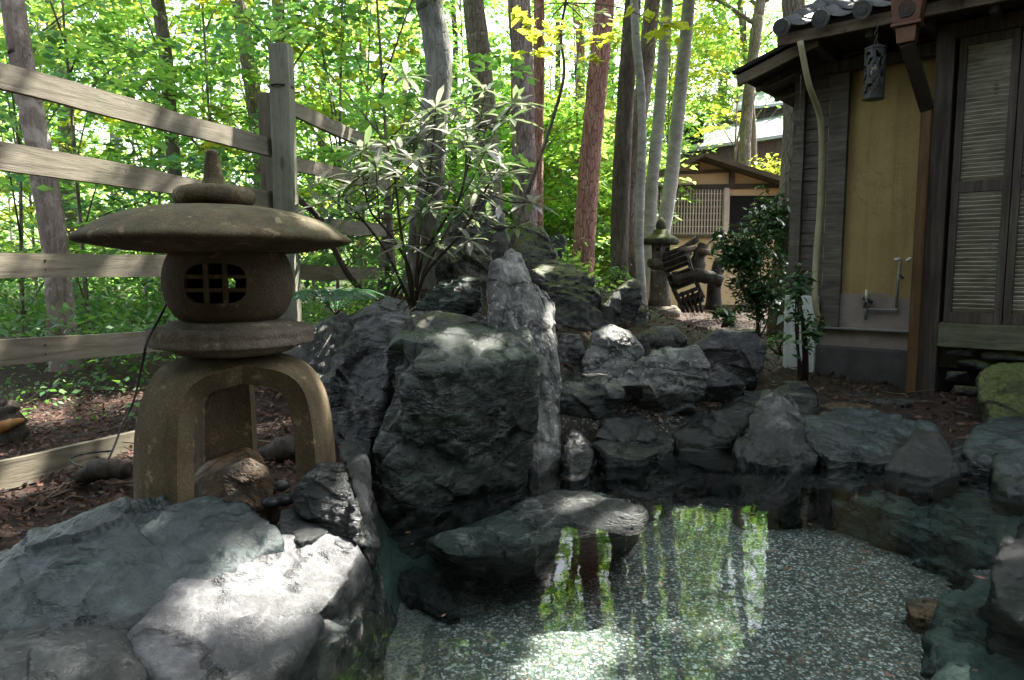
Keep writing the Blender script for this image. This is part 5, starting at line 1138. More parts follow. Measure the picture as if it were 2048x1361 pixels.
# sapling with bright leaves at the top of the picture
sp = thing('sapling', 'thin dark curving sapling with yellow green leaves at its top', 'sapling', PY(1020, 470, 5.6))
b = MB(); L = spline([PY(1015, 520, 5.6), PY(1040, 430, 5.6), PY(1075, 330, 5.6), PY(1105, 240, 5.55), PY(1128, 150, 5.5), PY(1122, 70, 5.5), PY(1132, 0, 5.5), PY(1140, -80, 5.5)], 40)
b.tube(L, [0.020, 0.014, 0.011, 0.009], 8, wob=0.12, seed=2)
for e in ((1040, 45, 5.3), (1210, 60, 5.3), (1075, 95, 5.4), (1200, 100, 5.5), (1330, 50, 5.2)): b.tube(spline([L[33], (L[33] + PY(*e)) / 2 + np.array([0, 0, .05]), PY(*e)], 8), [0.006, 0.003], 5)
b.build('trunk', M['bark_dark'], sp, True)
patch(PY(1110, 60, 5.4), .5); patch(PY(1330, 45, 5.2), .3)
cs = [PY(px, py, Y) for px, py, Y in ((1040, 30, 5.3), (1075, 62, 5.4), (1110, 55, 5.3), (1140, 75, 5.35), (1190, 45, 5.4), (1210, 75, 5.5), (1060, 100, 5.5), (1300, 25, 5.2), (1340, 52, 5.2), (1375, 60, 5.3), (1320, 70, 5.3), (1180, 110, 5.6))]
PS, PATCH2 = PATCH, PATCH
sv = PATCH[:]; PATCH.clear()
leaf_obj('foliage', sprays(np.array(cs), rng, 0.13, 16, 0.11, 0.35, 0.12, 0.5), M['leaf_yellow'], sp)
PATCH.extend(sv)

# fern
fe = thing('fern', 'blue green fern behind the lantern platform', 'fern', PZ(670, 640, .35))
fr = MB(); fc = PY(672, 630, 3.9)
Q = []
for k in range(11):
    a = 6.283 * k / 11 + 0.3; l = rng.uniform(0.22, 0.32)
    L = spline([fc, fc + np.array([math.cos(a) * l * .5, math.sin(a) * l * .5, .13]), fc + np.array([math.cos(a) * l, math.sin(a) * l, .10])], 16)
    fr.tube(L, [0.003, 0.001], 5)
    for i in range(2, 16):
        t = L[i] - L[i - 1]; t /= np.linalg.norm(t); sd = np.cross(t, [0, 0, 1.0]); sd /= np.linalg.norm(sd); ll = 0.085 * math.sin(math.pi * (i + 1) / 18) + 0.01
        for sg in (-1, 1):
            d = sd * sg * 0.9 + t * 0.45; d /= np.linalg.norm(d); wv = t * 0.0085
            Q.append([L[i] - wv, L[i] + d * ll * .5 - wv, L[i] + d * ll - np.array([0, 0, .01]), L[i] + d * ll * .4 + wv])
fr.build('stalk', M['stem'], fe, True); leaf_obj('frond', np.array(Q), M['fern'], fe)
rock('low mossy stone under the fern', [(600, 680, 4.1), (660, 640, 4.2), (720, 650, 4.2), (740, 700, 4.0), (640, 720, 3.9)], M['rock_back'], thick=0.4, base=0.0, seed=71, amp=0.6, N=50)

def shrub(label, boxes, n, mat, size, foot, name='shrub', stems=7, rad=0.16, per=26, seed=1, asp=0.45, group=None, tilt=0.5):
    rng = np.random.default_rng(seed); t = thing(name, label, 'shrub', foot, group)
    cs = []; b = MB(); foot = np.array(foot)
    for (px, py, Y, rx, rz) in boxes:
        c = PY(px, py, Y); sx = rx * Y / F; sz = rz * Y / F
        for q in range(n):
            v = rng.normal(size=3); v /= np.linalg.norm(v); v *= rng.random() ** 0.4
            cs.append(c + v * np.array([sx, sx, sz]))
    for k in range(stems):
        e = cs[rng.integers(len(cs))]; b.tube(spline([foot + np.array([rng.uniform(-.04, .04), 0, -.05]), (foot + e) / 2 + rng.normal(size=3) * .03, e], 10), [0.014, 0.004], 6)
    b.build('stem', M['stem'], t, True)
    leaf_obj('foliage', sprays(np.array(cs), rng, rad, per, size, tilt, 0.4, asp), M[mat], t)
    return t
pf = PZ(1500, 640, .17)
shrub('glossy dark camellia bush between the two houses', [(1510, 520, 8.2, 55, 90), (1540, 440, 8.4, 28, 60), (1470, 500, 8.0, 40, 40), (1520, 590, 8.0, 50, 45)], 48, 'leaf_gloss', 0.085, PY(1515, 640, 8.2) * np.array([1, 1, 0]) + np.array([0, 0, .15]), seed=5)
shrub('low glossy seedling in front of the camellia bush', [(1450, 630, 7.4, 28, 10)], 14, 'leaf_gloss', 0.08, PY(1450, 645, 7.4), seed=6, stems=4, rad=0.1, per=14)
shrub('young evergreen sapling in front of the white panel', [(1605, 545, 5.0, 20, 45), (1590, 620, 4.95, 24, 40), (1615, 650, 5.0, 22, 40)], 9, 'leaf_gloss', 0.075, PZ(1608, 772, .11), name='sapling', seed=8, stems=6, rad=0.08, per=12)
shrub('small green weed beside the beaked rock', [(1555, 680, 5.6, 18, 14)], 8, 'leaf_low', 0.05, PY(1555, 700, 5.6), seed=9, stems=3, rad=0.08, per=16)
shrub('mossy low shrub at the foot of the pale trunks', [(1235, 545, 8.2, 26, 10)], 12, 'leaf_low', 0.05, PY(1235, 555, 8.2), seed=10, stems=3, rad=0.1, per=18)
shrub('twiggy low plant on the mound left of the rhododendron', [(770, 560, 4.7, 45, 22), (735, 590, 4.5, 30, 15)], 14, 'leaf_low', 0.045, PY(770, 600, 4.7), seed=11, stems=8, rad=0.1, per=14)
shrub('yellow leaved twig hanging beside the house eave', [(1525, 345, 15.2, 45, 30)], 30, 'leaf_yellow', 0.11, PY(1530, 420, 15.2), seed=12, stems=3, rad=0.25, per=22)

# ------------------------------------------------------------------ bathhouse on the right
ANG = math.radians(-40); U = np.array([math.cos(ANG), math.sin(ANG), 0]); NB = np.array([math.sin(-ANG) * 1.0, math.cos(ANG), 0])   # along the front, and into the house
NB = np.array([-U[1], U[0], 0]); ZV = np.array([0, 0, 1.0]); RB = np.stack([U, NB, ZV], 1)
C0 = PZ(1637, 758, .10)
C0 = C0 * np.array([1, 1, 0])
def ux(px, off=0.0):
    """distance along the front at which a picture column meets the plane off metres behind C0's front"""
    a = (px - CX) / F; k = 1.0
    O = C0 + NB * off
    # X = a * (forward depth); forward depth ~ Y*cosP - (z-1)*sinP ; at eye height use Y*cosP
    cp = math.cos(PITCH)
    return (a * cp * O[1] - O[0]) / (U[0] - a * cp * U[1])
def W(u, n, z): return C0 + U * u + NB * n + ZV * z
def zat(px, py, n=0.0):
    u = ux(px, n); p = W(u, n, 0); d = ray(px, py); return 1.0 + d[2] / d[1] * p[1]
house = thing('bathhouse', 'dark timber bathhouse with ochre wall and louvred shutters', 'house', C0 + ZV * 0.1)
def hb(u0, u1, n0, n1, z0, z1, name, m, parent=None, bevel=0.004):
    b = MB(); b.box(W((u0 + u1) / 2, (n0 + n1) / 2, (z0 + z1) / 2), (abs(u1 - u0), abs(n1 - n0), abs(z1 - z0)), RB)
    o = b.build(name, m, parent or house, bevel=bevel, world=True); return o
def orient(o):  # give grain textures the house's own axes
    return o
SH = -0.34   # the shuttered front stands forward of the ochre wall
zs = zat(1640, 652); zf = zat(1640, 690); ztop = 2.66
uL, uR = ux(1648), ux(1842)
u_sid = ux(1578); uPost0, uPost1 = ux(1648), ux(1684)
uS0 = ux(1848, SH)
hb(uL - 0.02, uR + 0.5, 0.02, 0.20, zs + 0.10, ztop, 'plaster_wall', M['plaster'])
# stained mortar at the foot with a wavy top
b = MB(); n_ = 24; us = np.linspace(uPost1 - 0.01, uR + 0.2, n_); zt = zat(1700, 590) + 0.015 * np.sin(np.linspace(0, 7, n_)) + 0.012 * np.cos(np.linspace(0, 17, n_))
V = []
for nn in (-0.004, 0.10):
    for i in range(n_): V += [W(us[i], nn, zs), W(us[i], nn, zt[i])]
k2 = n_ * 2; Fs = []
for i in range(n_ - 1):
    Fs += [(2 * i, 2 * i + 2, 2 * i + 3, 2 * i + 1), (k2 + 2 * i, k2 + 2 * i + 1, k2 + 2 * i + 3, k2 + 2 * i + 2), (2 * i + 1, 2 * i + 3, k2 + 2 * i + 3, k2 + 2 * i + 1)]
b.add(V, Fs); b.build('mortar_patch', M['plaster_grey'], house)
hb(uPost0, uPost1, -0.035, 0.09, zs, ztop, 'post', M['wood_siding'])
hb(uPost0 - 0.03, uR + 0.2, -0.06, 0.0, zs - 0.016, zs - 0.001, 'sill_plate', M['pipe_grey'])
hb(uL - 0.02, uR + 0.3, 0.0, 0.25, zf + 0.0, zs - 0.018, 'mortar_band', M['plaster_grey'])
hb(uL - 0.03, uR + 0.3, -0.07, 0.30, -0.1, zf, 'footing', M['concrete'], bevel=0.012)
hb(uPost0 + 0.0, uR + 0.4, -0.05, 0.06, zat(1700, 105), ztop, 'lintel', M['wood_dark'])
# plank siding left of the post
hb(u_sid, u_sid + 0.085, -0.03, 0.10, 0.2, ztop, 'post', M['wood_siding'])
u0, u1 = u_sid + 0.085, uPost0
b = MB(); zz = 0.25
while zz < ztop - 0.05:
    h = 0.105; b.box(W((u0 + u1) / 2, 0.035 + 0.004 * math.sin(zz * 31), zz + h / 2), (u1 - u0, 0.03, h - 0.006), RB); zz += h
b.build('siding', M['wood_siding'], house)
hb(u_sid, u1, 0.06, 1.2, 0.0, ztop, 'side_wall', M['wood_dark'])
# shuttered front
zsl0 = zat(1880, 645, SH); zsl1 = zat(1880, 692, SH); zst = zat(1895, 75, SH)
uE = uS0 + 4.4
hb(uS0, uS0 + 0.11, SH - 0.02, SH + 0.10, 0.0, ztop, 'corner_post', M['wood_dark'])
hb(uS0 + 0.112, uE, SH - 0.03, SH + 0.10, zsl1, zsl0, 'sill_board', M['wood_sill'])
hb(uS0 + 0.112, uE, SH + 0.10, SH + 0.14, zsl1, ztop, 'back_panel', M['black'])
hb(uS0 + 0.112, uE, SH - 0.02, SH + 0.098, zst, ztop, 'lintel', M['wood_dark'])
hb(uS0 + 0.02, uE, SH + 0.14, 2.6, 0.3, ztop, 'body', M['wood_dark'])
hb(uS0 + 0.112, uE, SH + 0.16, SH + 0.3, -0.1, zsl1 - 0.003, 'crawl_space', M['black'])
def shutter(ua, ub):
    fw_ = 0.045; o = MB()
    for a_, b_ in ((ua, ua + fw_), (ub - fw_, ub)): o.box(W((a_ + b_) / 2, SH + 0.022, (zsl0 + zst) / 2), (b_ - a_, 0.04, zst - zsl0 - 0.004), RB)
    zm = zat(1940, 372, SH)
    for z0, z1 in ((zsl0 + 0.002, zsl0 + 0.075), (zm - 0.04, zm + 0.035), (zst - 0.06, zst - 0.002)): o.box(W((ua + ub) / 2, SH + 0.022, (z0 + z1) / 2), (ub - ua - 2 * fw_, 0.036, z1 - z0), RB)
    sh = o.build('shutter', M['wood_dark'], house, bevel=0.003)
    s = MB(); tl = math.radians(38); 
    for z0, z1 in ((zsl0 + 0.078, zm - 0.043), (zm + 0.038, zst - 0.063)):
        k = int((z1 - z0) / 0.0285)
        for i in range(k):
            z = z0 + (i + 0.5) * (z1 - z0) / k
            Rt = RB @ np.array([[1, 0, 0], [0, math.cos(tl), -math.sin(tl)], [0, math.sin(tl), math.cos(tl)]])
            s.box(W((ua + ub) / 2, SH + 0.024, z) , (ub - ua - 2 * fw_ - 0.004, 0.006, 0.036), Rt)
    s.build('slats', M['wood_slat'], sh)
us = uS0 + 0.135
w1 = ux(2010, SH) - us
for k in range(7): shutter(us + k * (w1 + 0.006), us + k * (w1 + 0.006) + w1)
# dry stone under the sill
rngs = np.random.default_rng(5)
zz = 0.02; row = 0
while zz < zsl1 - 0.05:
    h = rngs.uniform(0.07, 0.11); uu = uS0 + 0.13 + (row % 2) * 0.07
    while uu < uS0 + 1.5:
        l = rngs.uniform(0.18, 0.36)
        c = W(uu + l / 2, SH + 0.07, min(zz + h / 2, zsl1 - h / 2 - .004)); pts_ = []
        for q in range(14):
            v = rngs.uniform(-1, 1, 3); v = np.sign(v) * np.abs(v) ** 0.4
            pts_.append(c + RB @ (v * np.array([l / 2 - .006, 0.07, h / 2 - .004])))
        rock_from_groups('foundation_stone', [np.array(pts_)], M['rock_mossy'], N=14, seed=int(rngs.integers(1000)), amp=0.6, parent=house, smooth=2)
        uu += l
    zz += h; row += 1
# eaves: front fascia, sloping tiled roof above, soffit
NE = -0.62
uf0 = ux(1540, NE); zfa = zat(1548, 92, NE); 
hb(uf0, uE + 0.4, NE - 0.03, NE + 0.01, zfa - 0.005, zfa + 0.075, 'fascia', M['wood_brown'])
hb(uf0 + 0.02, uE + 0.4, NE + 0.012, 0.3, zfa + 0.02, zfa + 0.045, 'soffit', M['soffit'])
b = MB()
for k in range(12):
    u = uf0 + 0.25 + k * 0.36; b.box(W(u, NE / 2 + 0.02, zfa - 0.012), (0.05, abs(NE) - 0.06, 0.055), RB)
b.build('rafters', M['wood_dark'], house)
hb(uf0 + 0.1, uE + 0.4, -0.10, -0.02, zfa - 0.12, zfa - 0.042, 'eave_beam', M['wood_dark'])
# roof slab and tiles
pitch_r = math.radians(24)
RT = RB @ np.array([[1, 0, 0], [0, math.cos(pitch_r), -math.sin(pitch_r)], [0, math.sin(pitch_r), math.cos(pitch_r)]])
O = W(uf0, NE - 0.02, zfa + 0.09)
b = MB(); Lr = uE + 0.4 - uf0
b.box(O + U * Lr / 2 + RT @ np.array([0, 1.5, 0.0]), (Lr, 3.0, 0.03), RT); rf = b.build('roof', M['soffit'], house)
b = MB(); k = 0; u = 0.06
while u < Lr:
    for j in range(9):
        y0 = -0.06 + j * 0.30
        V = []
        for i in range(9):
            a = math.pi * i / 8
            for yy, zo in ((y0, 0.03), (y0 + 0.32, 0.012)):
                V.append(O + U * (u + 0.055 * math.cos(a)) + RT @ np.array([0, yy, zo + 0.02 + 0.055 * math.sin(a)]))
        b.add(V, [(2 * i, 2 * i + 1, 2 * i + 3, 2 * i + 2) for i in range(8)] + [tuple(2 * i for i in range(9))])
        V = []
        for i in range(7):
            a = -1 + 2 * i / 6
            for yy, zo in ((y0 + .02, 0.012), (y0 + 0.34, 0.0)):
                V.append(O + U * (u + 0.14 + 0.09 * a) + RT @ np.array([0, yy, zo + 0.016 + 0.028 * a * a]))
        b.add(V, [(2 * i, 2 * i + 1, 2 * i + 3, 2 * i + 2) for i in range(6)])
    u += 0.27
b.build('roof_tiles', M['tile'], house, True)
u = 0.06
while u < Lr:
    b = MB(); c = O + U * u + RT @ np.array([0, -0.075, 0.045]); b.tube([c, c - RT @ np.array([0, 0.02, 0])], 0.06, 20); b.tube([c - RT @ np.array([0, .02, 0]), c - RT @ np.array([0, 0.026, 0])], 0.028, 14); u += 0.27
    b.build('tile_end', M['tile'], house)
# lower lean-to roof on the left corner
A_ = PY(1602, 84, 5.42); B_ = PY(1476, 150, 5.95); wv = NB * 2.2
dn = np.cross(B_ - A_, wv); dn /= np.linalg.norm(dn); dn *= np.sign(dn[2])
A2_ = A_ + (A_ - B_) * 0.25
b = MB(); V = [A2_, B_, B_ + wv, A2_ + wv]; V = V + [q - dn * 0.035 for q in V]
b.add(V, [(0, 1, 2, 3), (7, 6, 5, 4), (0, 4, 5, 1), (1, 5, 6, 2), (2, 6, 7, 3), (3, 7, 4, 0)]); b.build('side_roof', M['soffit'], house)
b = MB(); b.bar(A2_ - dn * 0.06 - NB * 0.02, B_ - dn * 0.06 - NB * 0.02, 0.085, 0.032, side=dn); b.build('barge_board', M['wood_brown'], house, bevel=0.003)
b = MB(); b.bar(A2_ + dn * 0.014 - NB * 0.03, B_ + dn * 0.014 - NB * 0.03 + (B_ - A_) * 0.03, 0.028, 0.06, side=dn); b.build('roof_edge', M['black'], house)
b = MB()
for q in (0.35, 0.8, 1.3): b.bar(A2_ + NB * q - dn * 0.06, B_ + NB * q - dn * 0.06 - (B_ - A2_) * 0.03, 0.05, 0.04, side=dn)
b.build('rafters', M['wood_dark'], house)
# copper hopper with an embossed crest, and its downpipe
hp = MB(); un = ux(1789, NE - 0.10)
ctop = W(ux(1789, NE - .1), NE - 0.10, 0); zh0 = zat(1790, 48, NE - .1); zh1 = zat(1790, 88, NE - .1)
def taper(b, c, z0, z1, w0, d0, w1_, d1):
    V = []
    for z, w_, d_ in ((z0, w0, d0), (z1, w1_, d1)):
        for sx, sy in ((-1, -1), (1, -1), (1, 1), (-1, 1)): V.append(c + U * sx * w_ / 2 + NB * sy * d_ / 2 + ZV * (z - c[2]))
    b.add(V, [(0, 1, 2, 3), (7, 6, 5, 4), (0, 4, 5, 1), (1, 5, 6, 2), (2, 6, 7, 3), (3, 7, 4, 0)])
taper(hp, ctop, zh0 + 0.26, zh0, 0.215, 0.16, 0.155, 0.12); taper(hp, ctop, zh0 - 0.002, zh0 - 0.022, 0.175, 0.14, 0.175, 0.14); taper(hp, ctop, zh0 - 0.024, zh1, 0.125, 0.10, 0.105, 0.09)
hop = hp.build('rain_hopper', M['copper'], house, bevel=0.004)
b = MB(); cc = ctop + ZV * (zh0 + 0.075) - NB * 0.066
b.tube([cc + U * 0.045 * math.cos(a) * (1 if math.sin(a) > 0 else 1) + ZV * (0.055 * max(-0.8, math.sin(a))) - NB * 0.0 for a in np.linspace(0, 2 * math.pi, 32)], 0.006, 8)
for a in np.linspace(0, 2 * math.pi, 17)[:-1]: b.box(cc + U * 0.032 * math.cos(a) + ZV * 0.042 * max(-0.85, math.sin(a)) - NB * 0.001, (0.008, 0.012, 0.008), RB)
b.tube([cc + U * 0.020 * math.cos(a) + ZV * 0.026 * math.sin(a) for a in np.linspace(0, 2 * math.pi, 24)], 0.004, 6)
for x in (-0.010, 0, 0.010): b.box(cc + U * x, (0.004, 0.012, 0.034), RB)
b.build('crest', M['copper_dark'], hop)
pz = zat(1838, 218, SH - 0.10); pA = ctop + ZV * (zh1 + 0.01); pB = W(ux(1836, SH - 0.11), SH - 0.11, pz)
b = MB(); t_ = pB - pA; b.bar(pA, pB - t_ * 0.0, 0.085, 0.085, side=NB); b.build('downpipe', M['copper_dark'], house, bevel=0.008)
b = MB(); pl = W(ux(1836, SH - 0.11), SH - 0.11, 0); b.box(pl + ZV * (pz + 0.1) / 2, (0.068, 0.068, pz - 0.1), RB); b.build('downpipe_cover', M['wood_orange'], house, bevel=0.012)

# hanging iron lantern
hl = thing('hanging_lantern', 'black pierced iron lantern hanging by a chain before the ochre wall', 'lantern', PY(1750, 95, 4.9))
ct = PY(1749, 148, 4.85); hh = 0.155; rr_ = 0.066
b = MB(); Vt = []; nseg = 24; nz = 16
for i in range(nz):
    for k in range(nseg):
        a = 6.283 * k / nseg + 0.13 * math.sin(i * 1.1); r_ = rr_ * (1 + 0.02 * math.sin(k * 3 + i)); Vt.append((ct[0] + r_ * math.cos(a), ct[1] + r_ * math.sin(a), ct[2] - hh + 2 * hh * i / (nz - 1)))
rl = np.random.default_rng(3); Fs = []
for i in range(nz - 1):
    for k in range(nseg):
        if 1 <= i < nz - 2 and (k + 2 * (i // 2)) % 4 in (0,) or (1 <= i < nz - 2 and rl.random() < 0.2): continue
        Fs.append((i * nseg + k, i * nseg + (k + 1) % nseg, (i + 1) * nseg + (k + 1) % nseg, (i + 1) * nseg + k))
o = b.add(Vt, Fs).build('body', M['iron'], hl); md = o.modifiers.new('s', 'SOLIDIFY'); md.thickness = 0.006
b = MB(); b.lathe([(0.0005, 0), (rr_ * 1.06, 0), (rr_ * 1.06, 0.012), (0.03, 0.03), (0.0005, 0.034)], ct + ZV * hh, 24); b.lathe([(0.0005, -0.012), (rr_ * 1.04, -0.012), (rr_ * 1.04, 0), (0.0005, 0)], ct - ZV * hh, 24); b.build('rim', M['iron'], hl)
b = MB(); b.lathe([(0.0005, -0.06), (0.02, -0.05), (0.026, -0.01), (0.02, 0.03), (0.0005, 0.045)], ct + ZV * 0.02, 16); b.build('bulb', M['white_plastic'], hl, True)
b = MB(); zc = ct[2] + hh + 0.03; k = 0
while zc < zfa - 0.02:
    a0 = (k % 2) * math.pi / 2
    b.tube([(ct[0] + 0.010 * math.cos(t) * math.cos(a0), ct[1] + 0.010 * math.cos(t) * math.sin(a0), zc + 0.016 + 0.018 * math.sin(t)) for t in np.linspace(0, 6.283, 13)], 0.003, 5); zc += 0.029; k += 1
b.build('chain', M['iron'], hl)
# taps and pipes on the wall
tp = thing('tap_pipe', 'bent grey water pipe with white tap handles on the ochre wall', 'tap', W(ux(1745), -0.05, 0.6))
nP = -0.035
def wp(px, py): return W(ux(px, nP), nP, zat(px, py, nP))
b = MB(); b.tube([wp(1736, 640), wp(1737, 600)], 0.012, 10); b.tube(spline([wp(1738, 619), wp(1770, 620), wp(1794, 621)], 10), 0.009, 10); b.tube([wp(1796, 622), wp(1797, 570), wp(1799, 522)], 0.010, 10)
b.lathe([(0.016, -0.016), (0.018, 0), (0.016, 0.016)], wp(1737, 612), 12); b.lathe([(0.013, -0.014), (0.015, 0), (0.013, 0.014)], wp(1797, 621), 12); b.build('pipe', M['pipe_grey'], tp, True)
b = MB(); b.tube([wp(1736, 600), wp(1735, 580)], [0.014, 0.008], 10); b.tube([wp(1788, 520), wp(1802, 518)], 0.012, 10); b.tube([wp(1812, 522), wp(1822, 517)], 0.014, 10); b.build('handle', M['white_plastic'], tp, True)
b = MB(); b.tube([wp(1729, 596), wp(1748, 606)], 0.012, 8); b.tube([wp(1736, 606) - NB * .0, wp(1738, 606) - NB * 0.07, wp(1738, 614) - NB * 0.09], 0.009, 8); b.build('valve', M['iron'], tp, True); b = MB(); b.tube([wp(1798, 548), wp(1808, 558)], 0.008, 8); b.build('clamp', M['iron'], tp, True)
# leaning bamboo pole and loose wire
b = MB(); pp = spline([PY(1600, 82, 5.05), PY(1618, 170, 5.1), PY(1642, 250, 5.25), PY(1641, 400, 5.35), PY(1632, 520, 5.35), PY(1630, 600, 5.3), PY(1640, 650, 5.3)], 40); b.tube(pp, [0.020, 0.022, 0.024, 0.020], 12, wob=0.05)
tag(b.build('bamboo_pole', M['bamboo'], smooth=True), 'pale bent bamboo pole hanging from the eave corner', 'pole')
b = MB(); b.tube(spline([PY(1602, 150, 5.3), PY(1600, 230, 5.35), PY(1606, 300, 5.4), PY(1600, 390, 5.4), PY(1592, 430, 5.4), PY(1590, 520, 5.4)], 40), 0.0035, 6)
tag(b.build('wire', M['twig'], smooth=True), 'loose thin wire hanging down the plank siding', 'wire')
# white ribbed panel at the corner
wp_ = thing('white_panel', 'dirty white ribbed box standing at the house corner behind a sapling', 'panel', PZ(1605, 720, .1))
ua, ub = ux(1572, -0.10), ux(1636, -0.10); z1 = zat(1600, 592, -.1)
b = MB(); b.box(W((ua + ub) / 2, -0.06, (0.1 + z1) / 2), (ub - ua, 0.09, z1 - 0.1), RB); bx_ = b.build('body', M['white_paint'], wp_, bevel=0.01)
b = MB()
for k in range(4): b.box(W(ua + (k + 0.5) * (ub - ua) / 4, -0.109, (0.1 + z1) / 2), (0.012, 0.010, z1 - 0.2), RB)
b.build('ribs', M['white_paint'], wp_)
b = MB(); b.box(W((ua + ub) / 2, -0.08, 0.09), (ub - ua + 0.05, 0.16, 0.03), RB); b.build('base', M['concrete'], wp_)
# stepping stones by the footing
for k, (px, py, sx, lb) in enumerate([(1660, 800, .16, 'reddish flat stone at the footing corner'), (1705, 795, .12, 'small flat stone beside the reddish one'), (1735, 806, .13, 'long pale flat stone below the footing'), (1785, 808, .15, 'broad pale flat stone next to the downpipe'), (1690, 818, .16, 'brown flat stone nearest the pool rocks'), (1560, 745, .14, 'brown flat stone before the white panel')]):
    c = PZ(px, py, .12); r5 = np.random.default_rng(40 + k); pts_ = [c + np.array([math.cos(a) * sx * r5.uniform(.8, 1.1), math.sin(a) * sx * .6 * r5.uniform(.8, 1.1), z]) for a in np.linspace(0, 6.283, 9)[:-1] for z in (-.06, .015 + .01 * r5.random())]
    rock_from_groups('flat_stone', [np.array(pts_)], M['rock_brown' if k in (0, 4, 5) else 'rock_pale'], N=40, seed=80 + k, amp=0.4, label=lb, group='flat stones beside the bathhouse')
# timber edging across the path
for k, (x0, x1, py, lb) in enumerate([(1285, 1575, 655, 'far squared timber edging across the litter'), (1280, 1580, 690, 'near squared timber edging across the litter')]):
    a = PZ(x0, py, .17); c = PZ(x1, py - 2, .17); b = MB(); b.bar(a, c, 0.07, 0.10); tag(b.build('timber_edging', M['wood_brown'], bevel=0.01), lb, 'timber', 'timbers edging the path')

# ------------------------------------------------------------------ small stone lantern, broken wheel, hut, far roofs
YF = 10.9
fl = thing('stone_lantern', 'small mossy pedestal stone lantern in front of the hut', 'stone lantern', PY(1320, 632, YF))
def zf_(py): return PY(1320, py, YF)[2]
fx = PY(1320, 560, YF)[0]
def px2m(p): return p * YF / F
def lf(name, prof, m, seg=6, smooth=False, rg_=0.004):
    b = MB(); b.lathe([(max(0.0005, px2m(r)), zf_(y)) for r, y in prof], (fx, YF, 0), seg, rot=0.35); o = b.build(name, m, fl, smooth, bevel=0.006 if not smooth else 0)
    return o
lf('base', [(0.1, 634), (40, 634), (42, 622), (34, 612), (0.1, 612)], M['granite_far'], 24, True)
lf('shaft', [(0.1, 613), (24, 613), (21, 590), (19, 545), (20, 541), (0.1, 541)], M['granite_far'], 16, True)
lf('platform', [(0.1, 542), (20, 540), (29, 532), (30, 522), (26, 518), (0.1, 518)], M['granite_far'], 6)
fb = lf('fire_box', [(0.1, 519), (19, 519), (21, 488), (0.1, 488)], M['granite_far'], 6)
b = MB()
for dx in (-0.075, 0.075): b.box((fx + dx, YF - 0.150, zf_(500)), (0.055, 0.02, 0.055))
b.build('window', M['black'], fb)
lf('cap', [(0.1, 488), (33, 490), (37, 485), (36, 479), (26, 473), (17, 468), (14, 460), (0.1, 458)], M['rock_moss_full'], 24, True)
lf('finial', [(0.1, 460), (9, 459), (11, 452), (9, 445), (5, 439), (0.1, 434)], M['rock_moss_full'], 16, True)

wh = thing('broken_wheel', 'broken old wooden water wheel leaning beside the small lantern', 'water wheel', PY(1390, 625, 10.6))
wc = PY(1375, 560, 10.7); t0 = np.array([0.86, -0.35, 0.37]); t0 /= np.linalg.norm(t0); t1 = np.cross(t0, np.array([-.3, -.9, .3])); t1 /= np.linalg.norm(t1); t2 = np.cross(t0, t1)
b = MB()
for k in range(11):
    a = math.radians(205 + k * 13); c = wc + 0.46 * (math.cos(a) * t1 * 1 + math.sin(a) * t2); rd = math.cos(a) * t1 + math.sin(a) * t2
    b.bar(c - t0 * 0.20, c + t0 * 0.16, 0.11, 0.018, side=rd)
b.build('paddles', M['wood_old'], wh)
b = MB()
for s_ in (-0.18, 0.16):
    b.tube([wc + t0 * s_ + 0.40 * (math.cos(math.radians(a)) * t1 + math.sin(math.radians(a)) * t2) for a in range(170, 350, 9)], 0.032, 6, wob=0.1)
b.build('rim', M['wood_old'], wh)
b = MB(); b.tube(spline([PY(1345, 560, 10.4), PY(1400, 552, 10.3), PY(1445, 565, 10.2)], 12), [0.12, 0.10, 0.09], 14, wob=0.25, seed=3); b.build('axle', M['wood_old'], wh, True)
b = MB(); b.tube(spline([PY(1338, 530, 10.8), PY(1365, 500, 10.8), PY(1395, 478, 10.8)], 10), 0.05, 8, wob=0.3); b.tube(spline([PY(1392, 545, 10.6), PY(1400, 510, 10.6), PY(1408, 488, 10.6)], 10), [0.14, 0.10, 0.07], 10, wob=0.4, seed=6); b.tube(spline([PY(1425, 620, 10.7), PY(1430, 560, 10.7), PY(1440, 520, 10.7)], 10), [0.13, 0.10, 0.08], 10, wob=0.4, seed=9)
b.build('posts', M['wood_old'], wh, True)
b = MB()
for k in range(5): b.tube([PY(1352 + k * 11, 585, 10.3), PY(1368 + k * 9, 625, 10.4)], 0.022, 6)
b.build('slats', M['wood_old'], wh, True)
b = MB(); b.tube([PY(1358, 503, 10.5), PY(1390, 497, 10.6)], 0.05, 14); b.tube([PY(1400, 503, 10.4), PY(1424, 506, 10.5)], 0.045, 14)
tag(b.build('sawn_logs', M['wood_brown'], smooth=True), 'two sawn log ends lying on the broken wheel', 'logs')

